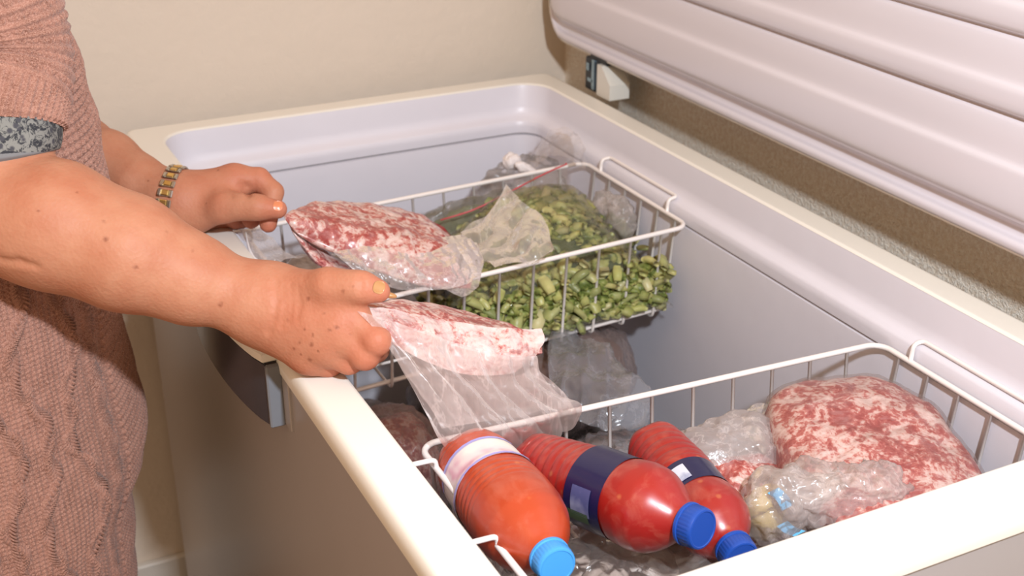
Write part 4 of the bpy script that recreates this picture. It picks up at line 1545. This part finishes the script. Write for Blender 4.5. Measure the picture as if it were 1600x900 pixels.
def wedge_mesh(seed):
    """a bent strip of pepper: short curved wall with rounded rim"""
    r_ = random.Random(seed)
    L = r_.uniform(.010, .019)
    W = r_.uniform(.007, .011)
    T_ = r_.uniform(.0045, .0070)
    bend = r_.uniform(.2, 1.0)
    V, Fs = [], []
    n = 5
    for i in range(n):
        u = i / (n - 1) * 2 - 1
        a = u * bend
        R_ = L / max(.2, bend) / 2
        cx_, cz_ = math.sin(a) * R_, (math.cos(a) - 1) * R_
        w = W / 2 * (1 - 0.25 * u * u)
        tt = T_ / 2 * (1 - 0.3 * u * u)
        for dy, dz in ((-w, -tt * .4), (-w * .8, tt), (w * .8, tt), (w, -tt * .4), (w * .7, -tt), (-w * .7, -tt)):
            V.append((cx_ + math.sin(a) * dz, dy, cz_ + math.cos(a) * dz))
    for i in range(n - 1):
        for k in range(6):
            l = (k + 1) % 6
            Fs.append([i * 6 + k, (i + 1) * 6 + k, (i + 1) * 6 + l, i * 6 + l][::-1])
    Fs += [[0, 1, 2, 3, 4, 5], [(n - 1) * 6 + k for k in range(6)][::-1]]
    return V, Fs


X0, X1, Y0, Y1, ZB = 0.555, 0.842, 1.236, 1.458, 0.676


def heap(x, y):
    """height of the heap over the basket floor"""
    u = (x - (X0 + X1) / 2) / ((X1 - X0) / 2)
    w_ = (y - (Y0 + Y1) / 2) / ((Y1 - Y0) / 2)
    q = (1 - np.abs(u) ** 3.5).clip(0, 1) * (1 - np.abs(w_) ** 4).clip(0, 1)
    return ZB + (0.068 + 0.064 * np.exp(-((x - .750) / .090) ** 2 - ((y - 1.405) / .10) ** 2)) * q ** 0.45 + 0.012 * q * np.sin(x * 40) * np.sin(y * 37)


protos = []
pts = []
rg2 = random.Random(4)
tries = 0
while len(pts) < 292 and tries < 60000:
    tries += 1
    face = rg2.random()
    if face < 0.62:
        x, y = rg2.uniform(X0, X1), rg2.uniform(Y0, Y1)
        z = float(heap(x, y))
    elif face < 0.88:
        x, z = rg2.uniform(X0 - .01, X1), rg2.uniform(ZB, ZB + .074)
        y = Y0 - 0.002 + 0.0 * (z - ZB)
    else:
        y, z = rg2.uniform(Y0, Y1), rg2.uniform(ZB, ZB + .062)
        x = X1 - 0.002
    p = Vector((x, y, z))
    if all((p - q).length > 0.0148 for q in pts):
        pts.append(p)
for i, p in enumerate(pts):
    if i < 8:
        o = mesh('vegetable_chunk', *wedge_mesh(i), 'chopped_green', veg)
        protos.append(o)
    else:
        o = protos[i % 8].copy()
        link(o, veg)
    o.location = p - Vector(o7.tolist())
    o.rotation_euler = (rg2.uniform(-.8, .8), rg2.uniform(-.8, .8), rg2.uniform(0, 6.28))
    s_ = rg2.uniform(1.15, 1.75)
    o.scale = (s_, s_, s_)
gx, gy = np.meshgrid(np.linspace(X0 + .004, X1 - .006, 60), np.linspace(Y0 + .004, Y1 - .004, 50))
hz = np.maximum(heap(gx, gy) - 0.004, ZB) + 0.003 * fbm(np.stack([gx, gy, 0 * gx], -1), 70, 3, 2)
top_ = np.stack([gx, gy, hz], -1)
skirt = [(X0 + .004, Y0 + .004), (X1 - .006, Y0 + .004), (X1 - .006, Y1 - .004), (X0 + .004, Y1 - .004)]
bt = top_.copy()
bt[..., 2] = ZB - 0.002
V = np.vstack([top_.reshape(-1, 3), bt.reshape(-1, 3)]) - o7
Fa = grid_faces(60, 50)
n0 = 3000
rim_ = [i for i in range(60)] + [60 * k + 59 for k in range(1, 50)] + [60 * 49 + i for i in range(58, -1, -1)] + [60 * k for k in range(48, 0, -1)]
Fs = np.vstack([Fa, (Fa + n0)[:, ::-1], np.array([[a, b, b + n0, a + n0] for a, b in zip(rim_, rim_[1:] + rim_[:1])])[:, ::-1]])
core = mesh('vegetable_filling', V, Fs, 'dark_green', veg)
core['kind'] = 'stuff'
# second layer of smaller bits joined into one, filling the gaps between the chunks
Vs, Fs2, k0 = [], [], 0
for i in range(900):
    if i % 3:
        x, y = rg2.uniform(X0, X1), rg2.uniform(Y0, Y1)
        z = float(heap(x, y)) - 0.002
    else:
        x, z, y = rg2.uniform(X0, X1), rg2.uniform(ZB, ZB + .06), Y0 + 0.003
    Vw, Fw = wedge_mesh(i % 40)
    R_ = Matrix.Rotation(rg2.uniform(0, 6.28), 3, 'Z') @ Matrix.Rotation(rg2.uniform(-1.2, 1.2), 3, 'X')
    Vs += [tuple(R_ @ Vector(q) * 1.15 + Vector((x, y, z)) - Vector(o7.tolist())) for q in Vw]
    Fs2 += [[a + k0 for a in f] for f in Fw]
    k0 += len(Vw)
t = NT('green_bits')
n1 = t.noise(75, 2, 0.5)
M['green_bits'] = t.done(t.bsdf(t.ramp(n1, [(0.35, (0.09, 0.12, 0.022, 1)), (0.5, (0.22, 0.25, 0.06, 1)), (0.65, (0.40, 0.36, 0.13, 1))]), 0.5))
bits = mesh('vegetable_bits', Vs, Fs2, 'green_bits', veg)
bits['kind'] = 'stuff'
# the film that wraps the heap
gx, gy = np.meshgrid(np.linspace(X0 - .012, X1 + .004, 110), np.linspace(Y0 - .010, Y1 + .006, 90))
hz = np.maximum(heap(gx, gy), ZB + 0.0) + 0.010
edge = np.minimum.reduce([gx - (X0 - .012), (X1 + .004) - gx, gy - (Y0 - .010), (Y1 + .006) - gy])
hz = ZB + (hz - ZB) * (1 - np.exp(-edge / 0.005))
Pf = np.stack([gx, gy, hz + 0.004 * fbm(np.stack([gx, gy, hz], -1), 18, 8, 4)], -1)
film('film_veg', tint=(0.74, 0.68, 0.56, 1), body=0.07, gloss=0.16, wrinkle=40)
mesh('bag_film', Pf.reshape(-1, 3) - o7, grid_faces(110, 90), 'film_veg', veg)
# gathered mouth of the bag, flopped over to the left
film('film_veg_end', tint=(0.84, 0.76, 0.68, 1), body=0.42, gloss=0.12, wrinkle=18, stretch=(1.8, 1, 0.5), bmp=0.8)
rows = A3([[(790, 286, 1.60), (812, 312, 1.56), (850, 340, 1.52), (862, 392, 1.46)],
           [(775, 312, 1.585), (782, 335, 1.575), (822, 368, 1.50), (835, 408, 1.475)],
           [(745, 338, 1.60), (765, 360, 1.55), (790, 385, 1.51), (812, 408, 1.47)],
           [(716, 358, 1.59), (735, 385, 1.55), (748, 392, 1.51), (772, 412, 1.475)]])
add_sheet('bag_mouth', rows, 90, 80, 'film_veg_end', veg, o7, amp=0.006, scale=11, seed=101, streak=(4, 0.012))
simple('glint_film', (0.80, 0.78, 0.76, 1), 0.2)

# ---- zip bag of vegetables standing along the far side of the far basket ----
o8 = np.array([0.66, 1.455, 0.675])
zipb = thing('zip_bag', 'zip bag with a red seal line holding greens behind the chopped vegetables', 'bag', tuple(o8))
simple('dull_green', (0.19, 0.20, 0.10, 1), 0.7, bump=(60, 0.8, 0.006), vary=0.5)
add_blob('greens', 'dull_green', zipb, o8, frame((0.675, 1.462, 0.728), (1, 0.06, 0), (0, 1, 0)), (0.075, 0.016, 0.036), p=2.6, lump=0.006, sc=30, seed=111, nu=70, nv=40)
add_blob('bag_film', 'film_veg', zipb, o8, frame((0.690, 1.463, 0.735), (1, 0.06, 0), (0, 1, 0)), (0.105, 0.020, 0.044), p=2.8, lump=0.005, sc=20, seed=112, nu=90, nv=50)
simple('zip_red', (0.45, 0.05, 0.06, 1), 0.4)
zp = [at(688, 344, 1.665), at(740, 328, 1.675), at(800, 298, 1.685), at(850, 272, 1.70), at(886, 256, 1.71)]
mesh('zip_line', *tube([p - o8 for p in catmull(np.array(zp), 14, 0)], 0.0012, 6), 'zip_red', zipb)
rows = [[p + np.array([0, 0, 0.004]) for p in zp], [p + np.array([0, 0, -0.006]) for p in zp], [p + np.array([0, -.004, -0.030]) for p in zp]]
add_sheet('bag_top', rows, 60, 16, 'film_veg', zipb, o8, amp=0.002, scale=30, seed=113)

# ---- knotted clear bag in the far corner ------------------------------------
o9 = np.array([0.77, 1.52, 0.70])
knot = thing('plastic_bag', 'knotted clear bag sticking up in the far corner of the freezer', 'bag', tuple(o9))
simple('white_film', (0.74, 0.68, 0.66, 1), 0.35, bump=(60, 0.6, 0.004))
add_blob('bag_knot', 'white_film', knot, o9, frame(at(799, 252, 1.80), (1, 0, 0.2), (0, 1, 0)), (0.013, 0.012, 0.014), p=2.0, lump=0.004, sc=40, seed=121, nu=40, nv=26)
add_blob('bag_knot', 'white_film', knot, o9, frame(at(820, 262, 1.79), (1, 0, -0.5), (0, 1, 0)), (0.018, 0.008, 0.007), p=2.0, lump=0.003, sc=40, seed=122, nu=40, nv=26)
film('film_wisp', tint=(0.84, 0.78, 0.76, 1), body=0.16, gloss=0.2, wrinkle=34)
rows = A3([[(832, 262, 1.80), (850, 250, 1.80), (880, 245, 1.79), (912, 262, 1.74)],
           [(842, 240, 1.83), (858, 225, 1.84), (884, 214, 1.83), (915, 235, 1.76)],
           [(848, 222, 1.85), (865, 208, 1.86), (890, 200, 1.855), (908, 218, 1.80)]])
add_sheet('bag_wisp', rows, 60, 60, 'film_wisp', knot, o9, amp=0.008, scale=16, seed=123, streak=(4, 0.005))
add_blob('bag_film', 'film_wisp', knot, o9, frame((0.78, 1.535, 0.735), (1, 0, 0), (0, 1, 0)), (0.070, 0.034, 0.055), p=2.3, lump=0.010, sc=18, seed=124, nu=80, nv=50, wr=0.003)

# ---- small clear bag right of the chopped vegetables ------------------------
o10 = np.array([0.835, 1.36, 0.70])
sb_ = thing('plastic_bag', 'small crumpled clear bag at the right end of the far basket', 'bag', tuple(o10))
add_blob('bag_film', 'film_milky', sb_, o10, frame((0.838, 1.372, 0.752), (1, 0, 0), (0, 1, 0)), (0.018, 0.045, 0.030), p=2.2, lump=0.006, sc=26, seed=131, nu=60, nv=40, wr=0.003)
add_blob('greens', 'dull_green', sb_, o10, frame((0.840, 1.365, 0.735), (1, 0, 0), (0, 1, 0)), (0.012, 0.034, 0.018), p=2.2, lump=0.004, sc=36, seed=132, nu=40, nv=26)

# ---- bag with pale contents at the left end of the far basket ----------------
o11 = np.array([0.42, 1.33, 0.675])
lb = thing('plastic_bag', 'beige bag in the left end of the far basket under her hands', 'bag', tuple(o11))
simple('beige_food', (0.40, 0.30, 0.24, 1), 0.6, bump=(30, 0.4, 0.006), vary=0.15)
add_blob('food_lump', 'beige_food', lb, o11, frame((0.415, 1.335, 0.718), (1, 0, 0), (0, 1, 0)), (0.042, 0.090, 0.044), p=2.6, lump=0.006, sc=14, seed=141, nu=70, nv=40)
add_blob('bag_film', 'film_milky', lb, o11, frame((0.415, 1.335, 0.722), (1, 0, 0), (0, 1, 0)), (0.048, 0.098, 0.050), p=2.6, lump=0.007, sc=16, seed=142, nu=90, nv=50, wr=0.002)
rows = A3([[(356, 352, 1.440), (385, 384, 1.418), (404, 410, 1.400), (428, 420, 1.400)],
           [(374, 350, 1.455), (398, 376, 1.44), (418, 400, 1.42), (445, 408, 1.42)],
           [(400, 352, 1.480), (425, 374, 1.46), (450, 396, 1.45), (480, 402, 1.45)]])
add_sheet('bag_edge', rows, 60, 30, 'film_milky', lb, o11, amp=0.003, scale=28, seed=143, streak=(3, 0.002))
gl_ = [at(384, 362, 1.425), at(388, 384, 1.412), at(396, 402, 1.400), (at(410, 412, 1.396)), at(424, 412, 1.400), at(430, 406, 1.404)]
mesh('bag_glint', *tube([p - o11 for p in catmull(np.array(gl_), 24, 0)], [0.0004 + 0.0016 * math.sin(math.pi * k / 23) for k in range(24)], 8), 'white_film', lb)  # bright glint on the film, modelled as a thin tapering white tube

# ---- red meat seen over the held slab, standing in the far basket -------------
o12 = np.array([0.60, 1.43, 0.675])
rb_ = thing('meat_bag', 'dark red meat piece standing behind the slab in her left hand', 'meat', tuple(o12), group='bags of frozen minced meat')
simple('raw_red', (0.30, 0.02, 0.018, 1), 0.35, bump=(50, 0.3, 0.003), Coat_Weight=0.5)
add_blob('red_meat', 'raw_red', rb_, o12, frame((0.590, 1.425, 0.722), (1, -0.2, 0), (0.2, 1, 0)), (0.032, 0.014, 0.046), p=2.3, lump=0.005, sc=24, seed=151, nu=50, nv=30)

# ------------------------------------------------------------------ what fills the freezer below the baskets
# reddish bag below the far basket, at its left end
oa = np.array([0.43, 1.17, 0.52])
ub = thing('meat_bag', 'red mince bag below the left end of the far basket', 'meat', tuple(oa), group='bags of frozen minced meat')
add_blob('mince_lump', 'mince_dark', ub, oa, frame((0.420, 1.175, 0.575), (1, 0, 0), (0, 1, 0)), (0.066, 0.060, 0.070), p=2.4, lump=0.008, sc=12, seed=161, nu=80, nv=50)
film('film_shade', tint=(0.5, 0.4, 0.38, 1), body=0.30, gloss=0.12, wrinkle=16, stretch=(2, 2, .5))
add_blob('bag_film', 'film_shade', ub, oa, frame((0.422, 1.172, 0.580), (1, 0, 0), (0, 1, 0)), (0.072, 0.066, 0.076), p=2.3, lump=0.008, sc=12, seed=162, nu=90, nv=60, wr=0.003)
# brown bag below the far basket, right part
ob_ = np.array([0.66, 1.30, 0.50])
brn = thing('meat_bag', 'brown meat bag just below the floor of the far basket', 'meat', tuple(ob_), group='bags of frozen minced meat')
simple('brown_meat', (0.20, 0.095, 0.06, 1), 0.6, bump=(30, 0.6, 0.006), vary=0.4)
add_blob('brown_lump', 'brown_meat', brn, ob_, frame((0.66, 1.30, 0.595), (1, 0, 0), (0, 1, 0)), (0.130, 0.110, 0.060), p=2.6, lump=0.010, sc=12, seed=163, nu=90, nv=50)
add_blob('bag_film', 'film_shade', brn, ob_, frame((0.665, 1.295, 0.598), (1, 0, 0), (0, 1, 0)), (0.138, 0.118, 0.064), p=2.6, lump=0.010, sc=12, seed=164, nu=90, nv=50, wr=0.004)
# big grey clear bag with pink meat between the baskets
oc = np.array([0.66, 1.02, 0.45])
gb = thing('meat_bag', 'large crumpled clear bag with pink meat low between the two baskets', 'meat', tuple(oc), group='bags of frozen minced meat')
add_blob('mince_lump', 'mince_frosty', gb, oc, frame((0.66, 0.99, 0.545), (1, -0.1, 0), (0.1, 1, 0)), (0.120, 0.085, 0.060), p=2.4, lump=0.008, sc=12, seed=171, nu=100, nv=60)
film('film_bluegrey', tint=(0.52, 0.52, 0.56, 1), body=0.34, gloss=0.28, wrinkle=26, bmp=0.8)
add_blob('bag_film', 'film_bluegrey', gb, oc, frame((0.67, 1.00, 0.560), (1, -0.15, -0.15), (0.1, 1, 0.15)), (0.135, 0.092, 0.078), p=2.2, lump=0.012, sc=11, seed=172, nu=130, nv=80, wr=0.006)
rows = A3([[(862, 640, 1.44), (905, 660, 1.43), (950, 672, 1.42), (1010, 668, 1.44)],
           [(858, 590, 1.48), (905, 600, 1.46), (960, 612, 1.45), (1022, 626, 1.47)],
           [(856, 545, 1.54), (900, 540, 1.55), (948, 560, 1.53), (985, 596, 1.52)],
           [(862, 520, 1.58), (888, 512, 1.60), (928, 532, 1.58), (962, 560, 1.57)]])
add_sheet('bag_mouth', rows, 90, 90, 'film_bluegrey', gb, oc, amp=0.010, scale=12, seed=173, streak=(5, 0.006))
# dark green leaf bags on the bottom layers
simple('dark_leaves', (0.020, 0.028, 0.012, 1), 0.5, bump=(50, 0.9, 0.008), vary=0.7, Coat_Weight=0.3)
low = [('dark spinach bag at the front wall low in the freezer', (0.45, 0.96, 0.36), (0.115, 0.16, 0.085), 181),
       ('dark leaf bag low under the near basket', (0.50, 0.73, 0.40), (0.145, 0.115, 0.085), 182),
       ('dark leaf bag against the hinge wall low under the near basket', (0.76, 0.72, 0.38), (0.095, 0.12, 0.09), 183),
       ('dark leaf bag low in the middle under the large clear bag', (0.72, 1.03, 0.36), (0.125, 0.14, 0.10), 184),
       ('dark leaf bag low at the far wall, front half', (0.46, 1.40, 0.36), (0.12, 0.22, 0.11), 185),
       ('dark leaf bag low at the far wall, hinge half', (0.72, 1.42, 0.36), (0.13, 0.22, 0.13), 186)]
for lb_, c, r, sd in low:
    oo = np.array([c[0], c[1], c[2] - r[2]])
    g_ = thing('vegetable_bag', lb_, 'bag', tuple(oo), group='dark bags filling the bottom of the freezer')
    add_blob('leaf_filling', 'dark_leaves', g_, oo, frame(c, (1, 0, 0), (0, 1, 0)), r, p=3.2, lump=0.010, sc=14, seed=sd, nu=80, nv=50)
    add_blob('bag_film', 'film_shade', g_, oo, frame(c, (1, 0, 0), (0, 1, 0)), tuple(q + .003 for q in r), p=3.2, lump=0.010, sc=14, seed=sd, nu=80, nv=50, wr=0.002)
